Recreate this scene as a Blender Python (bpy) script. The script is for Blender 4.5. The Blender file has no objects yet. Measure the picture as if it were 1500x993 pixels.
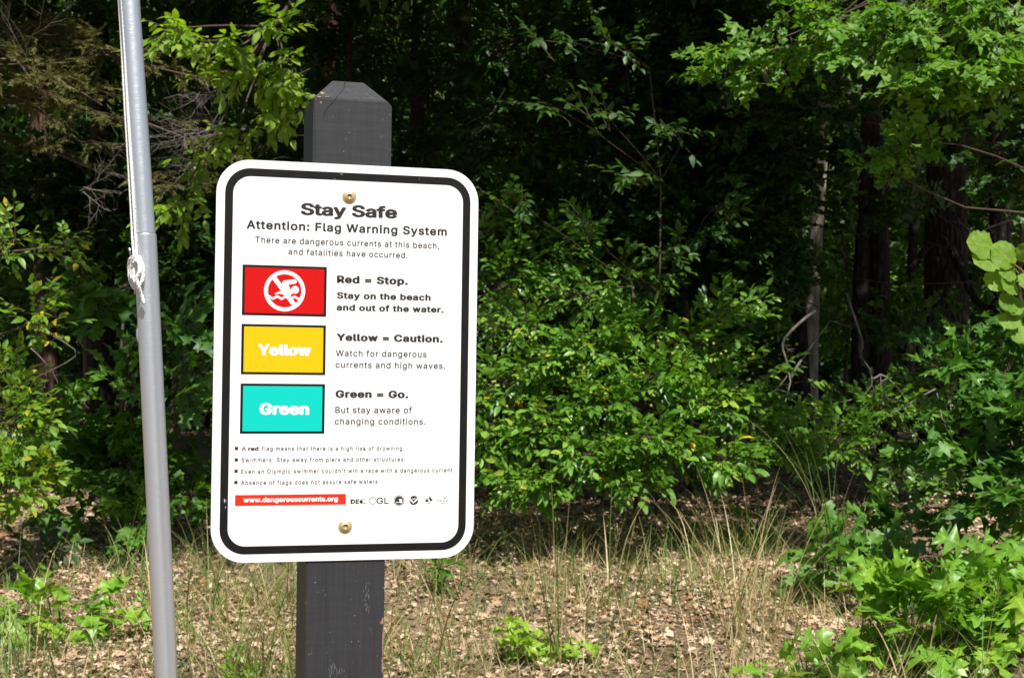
import bpy, math, random
import numpy as np
from mathutils import Vector, Matrix

random.seed(7)
RNG = np.random.default_rng(11)
scene = bpy.context.scene
COL = scene.collection
R = math.radians

# ------------------------------------------------------------ camera, sky, sun, exposure
CAM_H = 1.6
FPX = 50.0 / 36.0 * 1500.0            # focal length in pixels of the 1500 wide photograph
cam_d = bpy.data.cameras.new('camera')
cam = bpy.data.objects.new('camera', cam_d)
COL.objects.link(cam)
cam.location = (0, 0, CAM_H)
cam.rotation_euler = (R(90), 0, 0)
cam_d.lens = 50.0
cam_d.sensor_width = 36.0
cam_d.clip_start = 0.05
cam_d.clip_end = 3000.0
cam_d.dof.use_dof = True
cam_d.dof.focus_distance = 1.75
cam_d.dof.aperture_fstop = 27.0
scene.camera = cam

SUN_AZ = R(21)                         # to the right of straight behind the camera
SUN_EL = R(57)
TO_SUN = Vector((math.sin(SUN_AZ) * math.cos(SUN_EL), -math.cos(SUN_AZ) * math.cos(SUN_EL), math.sin(SUN_EL)))
world = bpy.data.worlds.new('World')
scene.world = world
world.use_nodes = True
wn = world.node_tree
wn.nodes.clear()
sky = wn.nodes.new('ShaderNodeTexSky')
sky.sky_type = 'NISHITA'
sky.sun_disc = False
sky.sun_elevation = SUN_EL
sky.sun_rotation = math.atan2(TO_SUN.x, TO_SUN.y)
bg = wn.nodes.new('ShaderNodeBackground')
bg.inputs['Strength'].default_value = 0.05
wo = wn.nodes.new('ShaderNodeOutputWorld')
wn.links.new(sky.outputs[0], bg.inputs[0])
wn.links.new(bg.outputs[0], wo.inputs[0])
sun_d = bpy.data.lights.new('sun', 'SUN')
sun_d.energy = 5.0
sun_d.angle = R(0.53)
sun_d.color = (1.0, 0.965, 0.91)
sun = bpy.data.objects.new('sun', sun_d)
COL.objects.link(sun)
sun.rotation_euler = TO_SUN.to_track_quat('Z', 'Y').to_euler()
sun.location = TO_SUN * 40
scene.view_settings.view_transform = 'Standard'
scene.view_settings.look = 'None'
scene.view_settings.exposure = 0.55
scene.view_settings.gamma = 1.0
scene.view_settings.use_curve_mapping = False
scene.render.resolution_x = 1024
scene.render.resolution_y = 677
try:
    scene.cycles.max_bounces = 6
    scene.cycles.transmission_bounces = 4
    scene.cycles.transparent_max_bounces = 4
except Exception:
    pass


def at(px, py, Y):
    """a pixel of the photograph, Y metres in front of the camera, as a point"""
    return Vector(((px - 750.0) * Y / FPX, Y, CAM_H - (py - 496.5) * Y / FPX))


# ------------------------------------------------------------ helpers
def tag(o, label=None, cat=None, group=None, kind=None):
    if label: o['label'] = label
    if cat: o['category'] = cat
    if group: o['group'] = group
    if kind: o['kind'] = kind
    return o


def link(name, me, parent=None, mat=None, loc=None):
    o = bpy.data.objects.new(name, me)
    COL.objects.link(o)
    if mat is not None and me is not None:
        me.materials.append(mat)
    if parent is not None: o.parent = parent
    if loc is not None: o.location = loc
    return o


def empty(name, loc):
    o = bpy.data.objects.new(name, None)
    o.empty_display_size = 0.1
    COL.objects.link(o)
    o.location = loc
    return o


def tri_mesh(name, V, F, tint=None, smooth=True):
    V = np.asarray(V, np.float32)
    F = np.asarray(F, np.int32)
    me = bpy.data.meshes.new(name)
    me.vertices.add(len(V))
    me.vertices.foreach_set('co', V.ravel())
    me.loops.add(len(F) * 3)
    me.loops.foreach_set('vertex_index', F.ravel())
    me.polygons.add(len(F))
    me.polygons.foreach_set('loop_start', np.arange(0, len(F) * 3, 3, dtype=np.int32))
    if smooth:
        me.polygons.foreach_set('use_smooth', np.ones(len(F), dtype=bool))
    if tint is not None:
        a = me.attributes.new('tint', 'FLOAT', 'POINT')
        a.data.foreach_set('value', np.asarray(tint, np.float32))
    me.update(calc_edges=True)
    me.validate()
    return me


def norm(a):
    return a / np.maximum(np.linalg.norm(a, axis=-1, keepdims=True), 1e-9)


class Tubes:
    """tapered tubes gathered into one mesh"""
    def __init__(self):
        self.V, self.F, self.n = [], [], 0

    def add(self, pts, radii, sides=6, cap=True):
        pts = np.asarray([tuple(p) for p in pts], float)
        radii = np.asarray(radii, float)
        k = len(pts)
        tan = np.gradient(pts, axis=0)
        tan = norm(tan)
        ref = np.array([0.31, 0.22, 0.93]) if abs(tan[:, 2]).mean() < 0.8 else np.array([0.95, 0.3, 0.05])
        u = norm(np.cross(tan, ref))
        v = np.cross(tan, u)
        a = np.linspace(0, 2 * np.pi, sides, endpoint=False)
        ring = (pts[:, None, :] + radii[:, None, None] * (np.cos(a)[None, :, None] * u[:, None, :] + np.sin(a)[None, :, None] * v[:, None, :]))
        self.V.append(ring.reshape(-1, 3))
        i = np.arange(k - 1)[:, None] * sides
        j = np.arange(sides)[None, :]
        a0 = (i + j).ravel(); a1 = (i + (j + 1) % sides).ravel()
        F = np.concatenate([np.stack([a0, a1, a1 + sides], 1), np.stack([a0, a1 + sides, a0 + sides], 1)]) + self.n
        self.F.append(F)
        self.n += k * sides
        if cap:
            b0 = self.n - k * sides; b1 = self.n - sides
            self.V.append(pts[[0, k - 1]])
            q = np.arange(sides)
            self.F.append(np.stack([b0 + (q + 1) % sides, b0 + q, np.full(sides, self.n)], 1))
            self.F.append(np.stack([b1 + q, b1 + (q + 1) % sides, np.full(sides, self.n + 1)], 1))
            self.n += 2

    def build(self, name, mat, parent=None, origin=(0, 0, 0)):
        V = np.concatenate(self.V) - np.array(tuple(origin))
        return link(name, tri_mesh(name, V, np.concatenate(self.F)), parent, mat)

    def empty(self):
        return self.n == 0


def curve_pts(p0, p1, k=6, bend=0.1, sag=0.0, rng=random):
    p0, p1 = Vector(p0), Vector(p1)
    L = (p1 - p0).length
    off = Vector((rng.uniform(-1, 1), rng.uniform(-1, 1), rng.uniform(-1, 1))) * bend * L
    out = []
    for i in range(k):
        t = i / (k - 1)
        p = p0.lerp(p1, t) + off * (4 * t * (1 - t)) + Vector((0, 0, -sag * L * t * t))
        if 0 < i < k - 1:
            p += Vector((rng.uniform(-1, 1), rng.uniform(-1, 1), rng.uniform(-1, 1))) * bend * L * 0.18
        out.append(p)
    return out


# ------------------------------------------------------------ materials
def new_mat(name):
    m = bpy.data.materials.new(name)
    m.use_nodes = True
    m.node_tree.nodes.clear()
    return m, m.node_tree.nodes, m.node_tree.links


def simple_mat(name, col, rough=0.5, metal=0.0, spec=0.5, noise=None, bump=None):
    m, N, L = new_mat(name)
    out = N.new('ShaderNodeOutputMaterial')
    b = N.new('ShaderNodeBsdfPrincipled')
    b.inputs['Base Color'].default_value = (*col, 1)
    b.inputs['Roughness'].default_value = rough
    b.inputs['Metallic'].default_value = metal
    b.inputs['Specular IOR Level'].default_value = spec
    L.new(b.outputs[0], out.inputs[0])
    tc = N.new('ShaderNodeTexCoord')
    if noise:
        sc, amt = noise
        n = N.new('ShaderNodeTexNoise'); n.inputs['Scale'].default_value = sc; n.inputs['Detail'].default_value = 6
        L.new(tc.outputs['Object'], n.inputs['Vector'])
        r = N.new('ShaderNodeValToRGB')
        r.color_ramp.elements[0].position = 0.3
        r.color_ramp.elements[1].position = 0.7
        r.color_ramp.elements[0].color = (*[c * (1 - amt) for c in col], 1)
        r.color_ramp.elements[1].color = (*[min(1, c * (1 + amt)) for c in col], 1)
        L.new(n.outputs[0], r.inputs[0]); L.new(r.outputs[0], b.inputs['Base Color'])
    if bump:
        sc, st, dist = bump
        n = N.new('ShaderNodeTexNoise'); n.inputs['Scale'].default_value = sc; n.inputs['Detail'].default_value = 5
        L.new(tc.outputs['Object'], n.inputs['Vector'])
        bp = N.new('ShaderNodeBump'); bp.inputs['Strength'].default_value = st; bp.inputs['Distance'].default_value = dist
        L.new(n.outputs[0], bp.inputs['Height']); L.new(bp.outputs[0], b.inputs['Normal'])
    return m


def leaf_mat(name, stops, rough=0.45, trans=0.35, tcol=1.5, spec=0.5, veins=False):
    """stops: (position, colour) along the per-leaf tint"""
    m, N, L = new_mat(name)
    out = N.new('ShaderNodeOutputMaterial')
    b = N.new('ShaderNodeBsdfPrincipled')
    b.inputs['Roughness'].default_value = rough
    b.inputs['Specular IOR Level'].default_value = spec
    at_ = N.new('ShaderNodeAttribute'); at_.attribute_name = 'tint'
    ramp = N.new('ShaderNodeValToRGB')
    while len(ramp.color_ramp.elements) < len(stops): ramp.color_ramp.elements.new(0.5)
    for e, (p, c) in zip(ramp.color_ramp.elements, stops):
        e.position = p; e.color = (*c, 1)
    L.new(at_.outputs['Fac'], ramp.inputs[0])
    # blotches and veins
    tc = N.new('ShaderNodeTexCoord')
    n = N.new('ShaderNodeTexNoise'); n.inputs['Scale'].default_value = 55; n.inputs['Detail'].default_value = 3
    L.new(tc.outputs['Object'], n.inputs['Vector'])
    mr = N.new('ShaderNodeMapRange'); mr.inputs[1].default_value = 0.3; mr.inputs[2].default_value = 0.7
    mr.inputs[3].default_value = 0.75; mr.inputs[4].default_value = 1.2
    L.new(n.outputs[0], mr.inputs[0])
    if veins:                             # pale midrib and side veins in the leaf's own coordinates
        n.inputs['Scale'].default_value = 5
        sx = N.new('ShaderNodeSeparateXYZ'); L.new(tc.outputs['Object'], sx.inputs[0])
        ab = N.new('ShaderNodeMath'); ab.operation = 'ABSOLUTE'; L.new(sx.outputs[0], ab.inputs[0])
        lt = N.new('ShaderNodeMath'); lt.operation = 'LESS_THAN'; lt.inputs[1].default_value = .016; L.new(ab.outputs[0], lt.inputs[0])
        sb = N.new('ShaderNodeMath'); sb.operation = 'SUBTRACT'; L.new(sx.outputs[1], sb.inputs[0]); L.new(ab.outputs[0], sb.inputs[1])
        fr = N.new('ShaderNodeMath'); fr.operation = 'PINGPONG'; fr.inputs[1].default_value = .08; L.new(sb.outputs[0], fr.inputs[0])
        l2 = N.new('ShaderNodeMath'); l2.operation = 'LESS_THAN'; l2.inputs[1].default_value = .009; L.new(fr.outputs[0], l2.inputs[0])
        m2 = N.new('ShaderNodeMath'); m2.operation = 'MULTIPLY'; m2.inputs[1].default_value = .5; L.new(l2.outputs[0], m2.inputs[0])
        mxv = N.new('ShaderNodeMath'); mxv.operation = 'MAXIMUM'; L.new(lt.outputs[0], mxv.inputs[0]); L.new(m2.outputs[0], mxv.inputs[1])
        vv = N.new('ShaderNodeMath'); vv.operation = 'MULTIPLY_ADD'; vv.inputs[1].default_value = .38; L.new(mxv.outputs[0], vv.inputs[0]); L.new(mr.outputs[0], vv.inputs[2])
        mr = vv
    mul = N.new('ShaderNodeVectorMath'); mul.operation = 'SCALE'
    L.new(ramp.outputs[0], mul.inputs[0]); L.new(mr.outputs[0], mul.inputs['Scale'])
    L.new(mul.outputs[0], b.inputs['Base Color'])
    bp = N.new('ShaderNodeBump'); bp.inputs['Strength'].default_value = 0.35; bp.inputs['Distance'].default_value = 0.004
    L.new(n.outputs[0], bp.inputs['Height']); L.new(bp.outputs[0], b.inputs['Normal'])
    t = N.new('ShaderNodeBsdfTranslucent')
    tm = N.new('ShaderNodeVectorMath'); tm.operation = 'MULTIPLY'
    tm.inputs[1].default_value = (tcol, tcol * 1.05, tcol * 0.45)
    L.new(mul.outputs[0], tm.inputs[0]); L.new(tm.outputs[0], t.inputs[0])
    mx = N.new('ShaderNodeMixShader'); mx.inputs[0].default_value = trans
    L.new(b.outputs[0], mx.inputs[1]); L.new(t.outputs[0], mx.inputs[2]); L.new(mx.outputs[0], out.inputs[0])
    return m


def bark_mat(name, dark, light, vscale=6.0, bump=0.02, furrow=26.0):
    m, N, L = new_mat(name)
    out = N.new('ShaderNodeOutputMaterial')
    b = N.new('ShaderNodeBsdfPrincipled'); b.inputs['Roughness'].default_value = 0.9
    b.inputs['Specular IOR Level'].default_value = 0.2
    tc = N.new('ShaderNodeTexCoord')
    mp = N.new('ShaderNodeMapping'); mp.inputs['Scale'].default_value = (1, 1, 0.30)
    L.new(tc.outputs['Object'], mp.inputs[0])
    v = N.new('ShaderNodeTexVoronoi'); v.feature = 'DISTANCE_TO_EDGE'; v.inputs['Scale'].default_value = furrow
    n = N.new('ShaderNodeTexNoise'); n.inputs['Scale'].default_value = vscale; n.inputs['Detail'].default_value = 8
    L.new(mp.outputs[0], v.inputs['Vector']); L.new(tc.outputs['Object'], n.inputs['Vector'])
    ma = N.new('ShaderNodeMath'); ma.operation = 'MULTIPLY_ADD'; ma.inputs[1].default_value = 1.6; 
    L.new(v.outputs['Distance'], ma.inputs[0]); L.new(n.outputs[0], ma.inputs[2])
    r = N.new('ShaderNodeValToRGB'); r.color_ramp.elements[0].position = 0.4; r.color_ramp.elements[1].position = 1.0
    r.color_ramp.elements[0].color = (*dark, 1); r.color_ramp.elements[1].color = (*light, 1)
    L.new(ma.outputs[0], r.inputs[0]); L.new(r.outputs[0], b.inputs['Base Color'])
    bp = N.new('ShaderNodeBump'); bp.inputs['Strength'].default_value = 0.9; bp.inputs['Distance'].default_value = bump
    L.new(ma.outputs[0], bp.inputs['Height']); L.new(bp.outputs[0], b.inputs['Normal'])
    L.new(b.outputs[0], out.inputs[0])
    return m


M = {}
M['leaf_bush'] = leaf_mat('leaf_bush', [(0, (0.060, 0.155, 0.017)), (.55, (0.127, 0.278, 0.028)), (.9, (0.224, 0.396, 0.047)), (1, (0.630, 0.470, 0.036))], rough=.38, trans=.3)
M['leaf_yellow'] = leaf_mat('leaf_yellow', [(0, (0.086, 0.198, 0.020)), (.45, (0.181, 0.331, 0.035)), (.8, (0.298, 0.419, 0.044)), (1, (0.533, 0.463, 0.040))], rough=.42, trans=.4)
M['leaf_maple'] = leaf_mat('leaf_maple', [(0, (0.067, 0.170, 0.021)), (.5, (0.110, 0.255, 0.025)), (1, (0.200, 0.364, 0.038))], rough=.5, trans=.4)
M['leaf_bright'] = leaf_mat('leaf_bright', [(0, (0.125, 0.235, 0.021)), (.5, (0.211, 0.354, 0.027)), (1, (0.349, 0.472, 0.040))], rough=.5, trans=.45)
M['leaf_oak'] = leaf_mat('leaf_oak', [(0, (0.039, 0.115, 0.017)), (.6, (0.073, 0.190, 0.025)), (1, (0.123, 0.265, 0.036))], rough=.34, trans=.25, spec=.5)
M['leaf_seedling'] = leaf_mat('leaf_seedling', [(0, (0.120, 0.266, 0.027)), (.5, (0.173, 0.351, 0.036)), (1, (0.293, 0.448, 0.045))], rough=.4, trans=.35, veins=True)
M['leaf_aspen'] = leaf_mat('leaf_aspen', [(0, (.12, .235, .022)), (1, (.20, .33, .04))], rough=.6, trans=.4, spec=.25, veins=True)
M['leaf_dark'] = leaf_mat('leaf_dark', [(0, (0.018, 0.055, 0.007)), (.7, (0.038, 0.101, 0.012)), (1, (0.067, 0.140, 0.015))], rough=.45, trans=.3)  # darker leaf green; part of the wood's shade is put into this colour
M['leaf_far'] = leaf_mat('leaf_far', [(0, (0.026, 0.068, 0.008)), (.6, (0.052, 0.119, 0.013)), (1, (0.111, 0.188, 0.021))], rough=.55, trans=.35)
M['needles'] = leaf_mat('needles', [(0, (0.072, 0.085, 0.021)), (.5, (0.130, 0.137, 0.036)), (1, (0.247, 0.202, 0.072))], rough=.7, trans=.15, spec=.2)
M['grass'] = leaf_mat('grass', [(0, (.05, .13, .02)), (.4, (.11, .21, .035)), (.6, (.24, .27, .07)), (.8, (.48, .37, .19)), (1, (.62, .5, .3))], rough=.5, trans=.3)
M['litter'] = leaf_mat('litter', [(0, (0.114, 0.072, 0.046)), (.3, (0.320, 0.204, 0.129)), (.6, (0.526, 0.367, 0.251)), (.85, (0.731, 0.559, 0.420)), (1, (0.343, 0.187, 0.093))], rough=.75, trans=.1, tcol=1.0, spec=.2)
M['bark_pale'] = bark_mat('bark_pale', (.16, .14, .115), (.42, .37, .30), 9, .006, 10)
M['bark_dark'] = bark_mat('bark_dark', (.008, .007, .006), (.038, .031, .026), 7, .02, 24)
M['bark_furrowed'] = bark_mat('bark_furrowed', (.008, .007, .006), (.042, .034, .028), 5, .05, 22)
M['bark_red'] = bark_mat('bark_red', (.025, .015, .011), (.12, .065, .045), 7, .02, 24)
M['twig'] = simple_mat('twig', (.075, .050, .032), .8, noise=(30, .4))
M['twig_red'] = simple_mat('twig_red', (.26, .11, .05), .6, noise=(30, .3))
M['dead_twig'] = simple_mat('dead_twig', (.15, .13, .11), .85, noise=(25, .4))


# ------------------------------------------------------------ leaf shapes
def template(half, var, fold=0.25, curl=0.25, petiole=0.14, wave=0.05, skew=0.0, wj=(.9, 1.08), yj=.012):
    """a leaf: half outline mirrored about a raised or sunken midrib; base at the origin, +Y along the leaf"""
    rs = np.random.default_rng(100 + var)
    fold = fold * rs.uniform(.2, 1.4); curl = curl * rs.uniform(-.4, 1.4)
    h = np.array(half, float)
    k = len(h)
    V, F = [], []
    mid = []
    for i in range(k):
        mid.append(len(V)); V.append([0, h[i, 1], 0])
    for s in (-1, 1):
        idx = []
        for i in range(k):
            if h[i, 0] < 1e-6: idx.append(mid[i])
            else:
                idx.append(len(V)); V.append([s * h[i, 0] * rs.uniform(*wj), h[i, 1] + rs.uniform(-yj, yj), 0])
        for i in range(k - 1):
            a, b, c, d = idx[i], idx[i + 1], mid[i + 1], mid[i]
            for t in ((a, b, c), (a, c, d)):
                if len(set(t)) == 3: F.append(t if s > 0 else t[::-1])
    V = np.array(V)
    ph = rs.uniform(0, 6.28)
    V[:, 2] = np.abs(V[:, 0]) * fold - curl * V[:, 1] ** 2 + wave * np.sin(V[:, 1] * 9 + ph + V[:, 0] * 5) * np.abs(V[:, 0]) * 3
    V[:, 0] += skew * V[:, 1] ** 2 * rs.uniform(-1, 1)
    if petiole > 0:
        V[:, 1] += petiole
        b = len(V)
        V = np.vstack([V, [[-.010, 0, 0], [.010, 0, 0], [.008, petiole, 0.002], [-.008, petiole, .002]]])
        F += [(b, b + 1, b + 2), (b, b + 2, b + 3)]
    return V, np.array(F)


SH = dict(
    oval=[(0, 0), (.15, .16), (.235, .42), (.17, .74), (0, 1)],
    simple=[(0, 0), (.25, .45), (0, 1)],
    oak=[(0, 0), (.05, .12), (.23, .24), (.10, .33), (.35, .50), (.14, .60), (.31, .80), (.11, .85), (0, 1)],
    redoak=[(0, 0), (.06, .10), (.30, .20), (.12, .30), (.44, .52), (.15, .58), (.33, .84), (.10, .83), (0, 1)],
    maple=[(0, 0), (.40, .10), (.27, .26), (.50, .56), (.22, .52), (.20, .72), (0, 1)],
    needle=[(0, 0), (.09, .3), (0, 1)],
)
asp = [(0, 0)]
for i in range(1, 16):
    a = i / 16 * math.pi
    r_ = .5 * (1 + (.06 if i % 2 else -.035))
    asp.append((math.sin(a) ** .9 * r_ * 1.02, .5 - math.cos(a) * .5 * (1.0)))
asp.append((0, 1.03))
SH['aspen'] = asp
NV = 9
T = {}
for nm, half in SH.items():
    kw = dict(fold=.25, curl=.3)
    if nm == 'simple': kw = dict(fold=.3, curl=.3, petiole=0)
    if nm == 'needle': kw = dict(fold=0, curl=.1, petiole=0)
    if nm == 'aspen': kw = dict(fold=.08, curl=.18, petiole=.32, wave=.03)
    if nm == 'oak' or nm == 'redoak': kw = dict(fold=.2, curl=.45, petiole=.08, wave=.10, skew=.14, wj=(.72, 1.2), yj=.03)
    if nm == 'oval': kw = dict(fold=.3, curl=.4, petiole=.1, wave=.04, skew=.08)
    if nm == 'maple': kw = dict(fold=.18, curl=.4, petiole=.3, wave=.09, skew=.08, wj=(.8, 1.15), yj=.03)
    T[nm] = [template(half, v, **kw) for v in range(NV)]


def basis(d, n):
    y = norm(d)
    z = n - (n * y).sum(-1, keepdims=True) * y
    z = norm(z)
    x = np.cross(y, z)
    return x, y, z


class Leaves:
    def __init__(self):
        self.P, self.D, self.N, self.S, self.T = [], [], [], [], []

    def add(self, P, D, Nn, S, T_):
        self.P.append(P); self.D.append(D); self.N.append(Nn); self.S.append(S); self.T.append(T_)

    def arrays(self):
        return [np.concatenate(a) for a in (self.P, self.D, self.N, self.S, self.T)]


def leaf_mesh(name, kind, P, D, Nn, S, Tn, origin):
    x, y, z = basis(D, Nn)
    Vs, Fs, Ts, n = [], [], [], 0
    var = np.arange(len(P)) % NV
    for v in range(NV):
        m = var == v
        if not m.any(): continue
        tv, tf = T[kind][v]
        s = S[m][:, None, None]
        V = P[m][:, None, :] + s * (tv[None, :, 0:1] * x[m][:, None, :] + tv[None, :, 1:2] * y[m][:, None, :] + tv[None, :, 2:3] * z[m][:, None, :])
        k = len(tv)
        F = tf[None] + (np.arange(m.sum()) * k)[:, None, None] + n
        Vs.append(V.reshape(-1, 3)); Fs.append(F.reshape(-1, 3)); Ts.append(np.repeat(Tn[m], k))
        n += m.sum() * k
    V = np.concatenate(Vs) - np.array(tuple(origin))
    return tri_mesh(name, V, np.concatenate(Fs), np.concatenate(Ts))


LEAF_CACHE = {}


def leaf_data(kind, mat, v, tb):
    key = (kind, mat, v, tb)
    if key not in LEAF_CACHE:
        tv, tf = T[kind][v]
        me = tri_mesh('leaf', tv, tf, np.full(len(tv), (tb + .5) / 6))
        me.materials.append(M[mat])
        LEAF_CACHE[key] = me
    return LEAF_CACHE[key]


def finish_leaves(lv, kind, mat, root, n_single=0, minpx=9.0, stuff_name='foliage'):
    """the largest visible leaves become objects of their own, the rest one part"""
    P, D, Nn, S, Tn = lv.arrays()
    o = np.array(tuple(root.location))
    single = np.zeros(len(P), bool)
    if n_single:
        px = 750 + FPX * P[:, 0] / P[:, 1]
        py = 496.5 - FPX * (P[:, 2] - CAM_H) / P[:, 1]
        vis = (px > -5) & (px < 1505) & (py > -5) & (py < 998) & ~((px > 320) & (px < 690) & (py > 245) & (py < 815)) & (S * FPX / P[:, 1] > minpx)
        idx = np.where(vis)[0]
        idx = idx[np.argsort(P[idx, 1] - 2.0 * S[idx])][:n_single]
        single[idx] = True
        x, y, z = basis(D, Nn)
        for i in idx:
            me = leaf_data(kind, mat, int(i) % NV, int(min(5, max(0, Tn[i] * 6))))
            ob = bpy.data.objects.new('leaf', me)
            s = S[i]
            p = P[i] - o
            ob.parent = root
            ob.matrix_basis = Matrix(((x[i][0] * s, y[i][0] * s, z[i][0] * s, p[0]), (x[i][1] * s, y[i][1] * s, z[i][1] * s, p[1]), (x[i][2] * s, y[i][2] * s, z[i][2] * s, p[2]), (0, 0, 0, 1)))
            COL.objects.link(ob)
    r = ~single
    if r.any():
        me = leaf_mesh(stuff_name, kind, P[r], D[r], Nn[r], S[r], Tn[r], o)
        f = link(stuff_name, me, root, M[mat])
        if r.sum() > 12: f['kind'] = 'stuff'


def in_ellipsoid(n, c, rad, shell=0.45):
    d = norm(RNG.normal(size=(n, 3)))
    r = RNG.uniform(shell, 1, n) ** (1 / 2.0)
    return np.array(tuple(c)) + d * r[:, None] * np.array(rad), d


def sprays(lv, tubes, C, D, L, n, size, tint, droop=.3, angle=55, up=(0, -.25, 1), njit=.35, twig_r=.0022, sizej=.36):
    """leafy twigs: leaves alternate along each twig"""
    m = len(C)
    D = norm(D)
    upv = np.array(up) + RNG.normal(size=(m, 3)) * .25
    side = norm(np.cross(D, upv))
    nr = norm(np.cross(side, D))
    L = np.asarray(L)
    g = np.array([0, 0, -1.0])
    ph = RNG.integers(0, 2, m)
    base_t = RNG.normal(0, .16, m)
    for i in range(n):
        t = (i + .6) / n
        sgn = np.where((ph + i) % 2 == 0, 1.0, -1.0)[:, None]
        p = C + D * (L * t)[:, None] + g * (droop * .35 * L * t * t)[:, None]
        A = np.radians(angle * (1 - .55 * t) + RNG.uniform(-15, 15, m))[:, None]
        if i == n - 1: A = A * .2
        d = D * np.cos(A) + side * sgn * np.sin(A) + g * droop * RNG.uniform(.2, 1.1, m)[:, None] + RNG.normal(size=(m, 3)) * .16
        nn = nr + RNG.normal(size=(m, 3)) * njit
        s = size * (1 + RNG.uniform(-sizej, sizej, m)) * (1.0 - .25 * abs(t - .55))
        tt = np.clip(tint + base_t + RNG.normal(0, .12, m), 0, .92)
        lv.add(p, norm(d), nn, s, tt)
    if tubes is not None:
        for j in range(m):
            e = C[j] + D[j] * L[j] * .98 + g * droop * .35 * L[j]
            mdl = C[j] + D[j] * L[j] * .5 + g * droop * .0875 * L[j]
            tubes.add([C[j], mdl, e], [twig_r * 1.4, twig_r, twig_r * .5], 3, cap=False)


def plant(name, label, cat, base, pads, kind, mat, twig='twig', stem=None, leaf=.06, n=9, slen=.28, tint=.45, droop=.3, single=300,
          group=None, stem_r=.02, spread=.7, upb=.25, njit=.35, minpx=9.0, angle=55, twigs=True, fwd=.45, yellow=0.0, branch_r=.006):
    """base point, pads = [(centre, radii, number of twigs)], branches run from the stem to the pads"""
    root = empty(name, base)
    tag(root, label, cat, group)
    lv, tb = Leaves(), Tubes()
    base = Vector(base)
    stem_pts = [Vector(p) for p in (stem or [base + Vector((0, 0, -.05)), base + Vector((0.02, 0, .5))])]
    st = Tubes()
    k = len(stem_pts)
    st.add(stem_pts, [stem_r * (1 - .6 * i / (k - 1)) for i in range(k)], 8)
    for (c, rad, m) in pads:
        c = Vector(c)
        near = min(stem_pts, key=lambda q: (q - c).length + .9 * max(0, q.z - c.z))
        if branch_r:
            bp = curve_pts(near, c, 6, .06)
            tb.add(bp, [branch_r * (1.3 - .8 * i / 5) for i in range(6)], 5, cap=False)
        P, d = in_ellipsoid(m, c, rad)
        out = norm(P - np.array(tuple(near)))
        D = d * spread + out * .6 + np.array([0, -fwd, upb]) + RNG.normal(size=d.shape) * .25
        L = slen * RNG.uniform(.6, 1.25, m)
        P0 = P - norm(D) * (L * .5)[:, None]
        sprays(lv, tb if twigs else None, P0, D, L, n, leaf, tint, droop, angle, njit=njit)
        if branch_r:
            for j in range(0, m, 3):
                cp = curve_pts(c, Vector(P0[j]), 4, .08)
                tb.add(cp, [branch_r * .55, branch_r * .45, branch_r * .35, branch_r * .25], 3, cap=False)
    if yellow:
        for a in lv.T:
            q = RNG.uniform(size=len(a)) < yellow
            a[q] = .99
    st.build('trunk' if cat == 'tree' else 'stem', M[twig], root, base)
    tb.build('branch', M[twig], root, base)
    finish_leaves(lv, kind, mat, root, single, minpx)
    return root


# ------------------------------------------------------------ ground
def ground_z(x, y):
    x = np.asarray(x, float); y = np.asarray(y, float)
    z = np.interp(y, [-3000, 2.2, 3.2, 4.2, 5.5, 7, 9, 12, 20, 60, 3000], [0, 0, .03, .12, .285, .42, .55, .68, .85, 1.0, 1.0])
    f = np.clip(1 - np.abs(y - 8) / 14, 0, 1)
    z = z + f * (.035 * np.sin(x * 1.7 + y * .9) + .02 * np.sin(x * 4.1 - y * 3.3 + 1) + .012 * np.sin(x * 9 + y * 7.7))
    return z


def gz(x, y):
    return float(ground_z(x, y))


gx = np.concatenate([[-2500, -600, -150, -50, -20, -10], np.arange(-6, 6.01, .08), [10, 20, 50, 150, 600, 2500]])
gy = np.concatenate([[-2500, -600, -150, -40, -12, -4], np.arange(-1, 3.5, .4), np.arange(3.6, 10, .08), np.arange(10, 24, .5), [30, 45, 80, 200, 700, 2500]])
GX, GY = np.meshgrid(gx, gy)
GZ = ground_z(GX, GY)
fine = (np.abs(GX) < 6) & (GY > 3.4) & (GY < 10)
GZ = GZ + np.where(fine, RNG.normal(0, .006, GX.shape), 0)
V = np.stack([GX, GY, GZ], -1).reshape(-1, 3)
nx, ny = len(gx), len(gy)
i, j = np.meshgrid(np.arange(nx - 1), np.arange(ny - 1))
a = (j * nx + i).ravel()
F = np.concatenate([np.stack([a, a + 1, a + nx + 1], 1), np.stack([a, a + nx + 1, a + nx], 1)])
gm, N, L_ = new_mat('sandy_soil')
out = N.new('ShaderNodeOutputMaterial'); b = N.new('ShaderNodeBsdfPrincipled'); b.inputs['Roughness'].default_value = .95
b.inputs['Specular IOR Level'].default_value = .15
tc = N.new('ShaderNodeTexCoord')
n1 = N.new('ShaderNodeTexNoise'); n1.inputs['Scale'].default_value = 1.6; n1.inputs['Detail'].default_value = 8
n2 = N.new('ShaderNodeTexNoise'); n2.inputs['Scale'].default_value = 60; n2.inputs['Detail'].default_value = 6
L_.new(tc.outputs['Object'], n1.inputs['Vector']); L_.new(tc.outputs['Object'], n2.inputs['Vector'])
ad = N.new('ShaderNodeMath'); ad.operation = 'ADD'; L_.new(n1.outputs[0], ad.inputs[0]); L_.new(n2.outputs[0], ad.inputs[1])
r = N.new('ShaderNodeValToRGB'); r.color_ramp.elements[0].position = .35; r.color_ramp.elements[1].position = .75
ad2 = N.new('ShaderNodeMath'); ad2.operation = 'MULTIPLY'; ad2.inputs[1].default_value = .5; L_.new(ad.outputs[0], ad2.inputs[0])
r.color_ramp.elements[0].color = (.08, .055, .035, 1); r.color_ramp.elements[1].color = (.32, .23, .155, 1)
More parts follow.
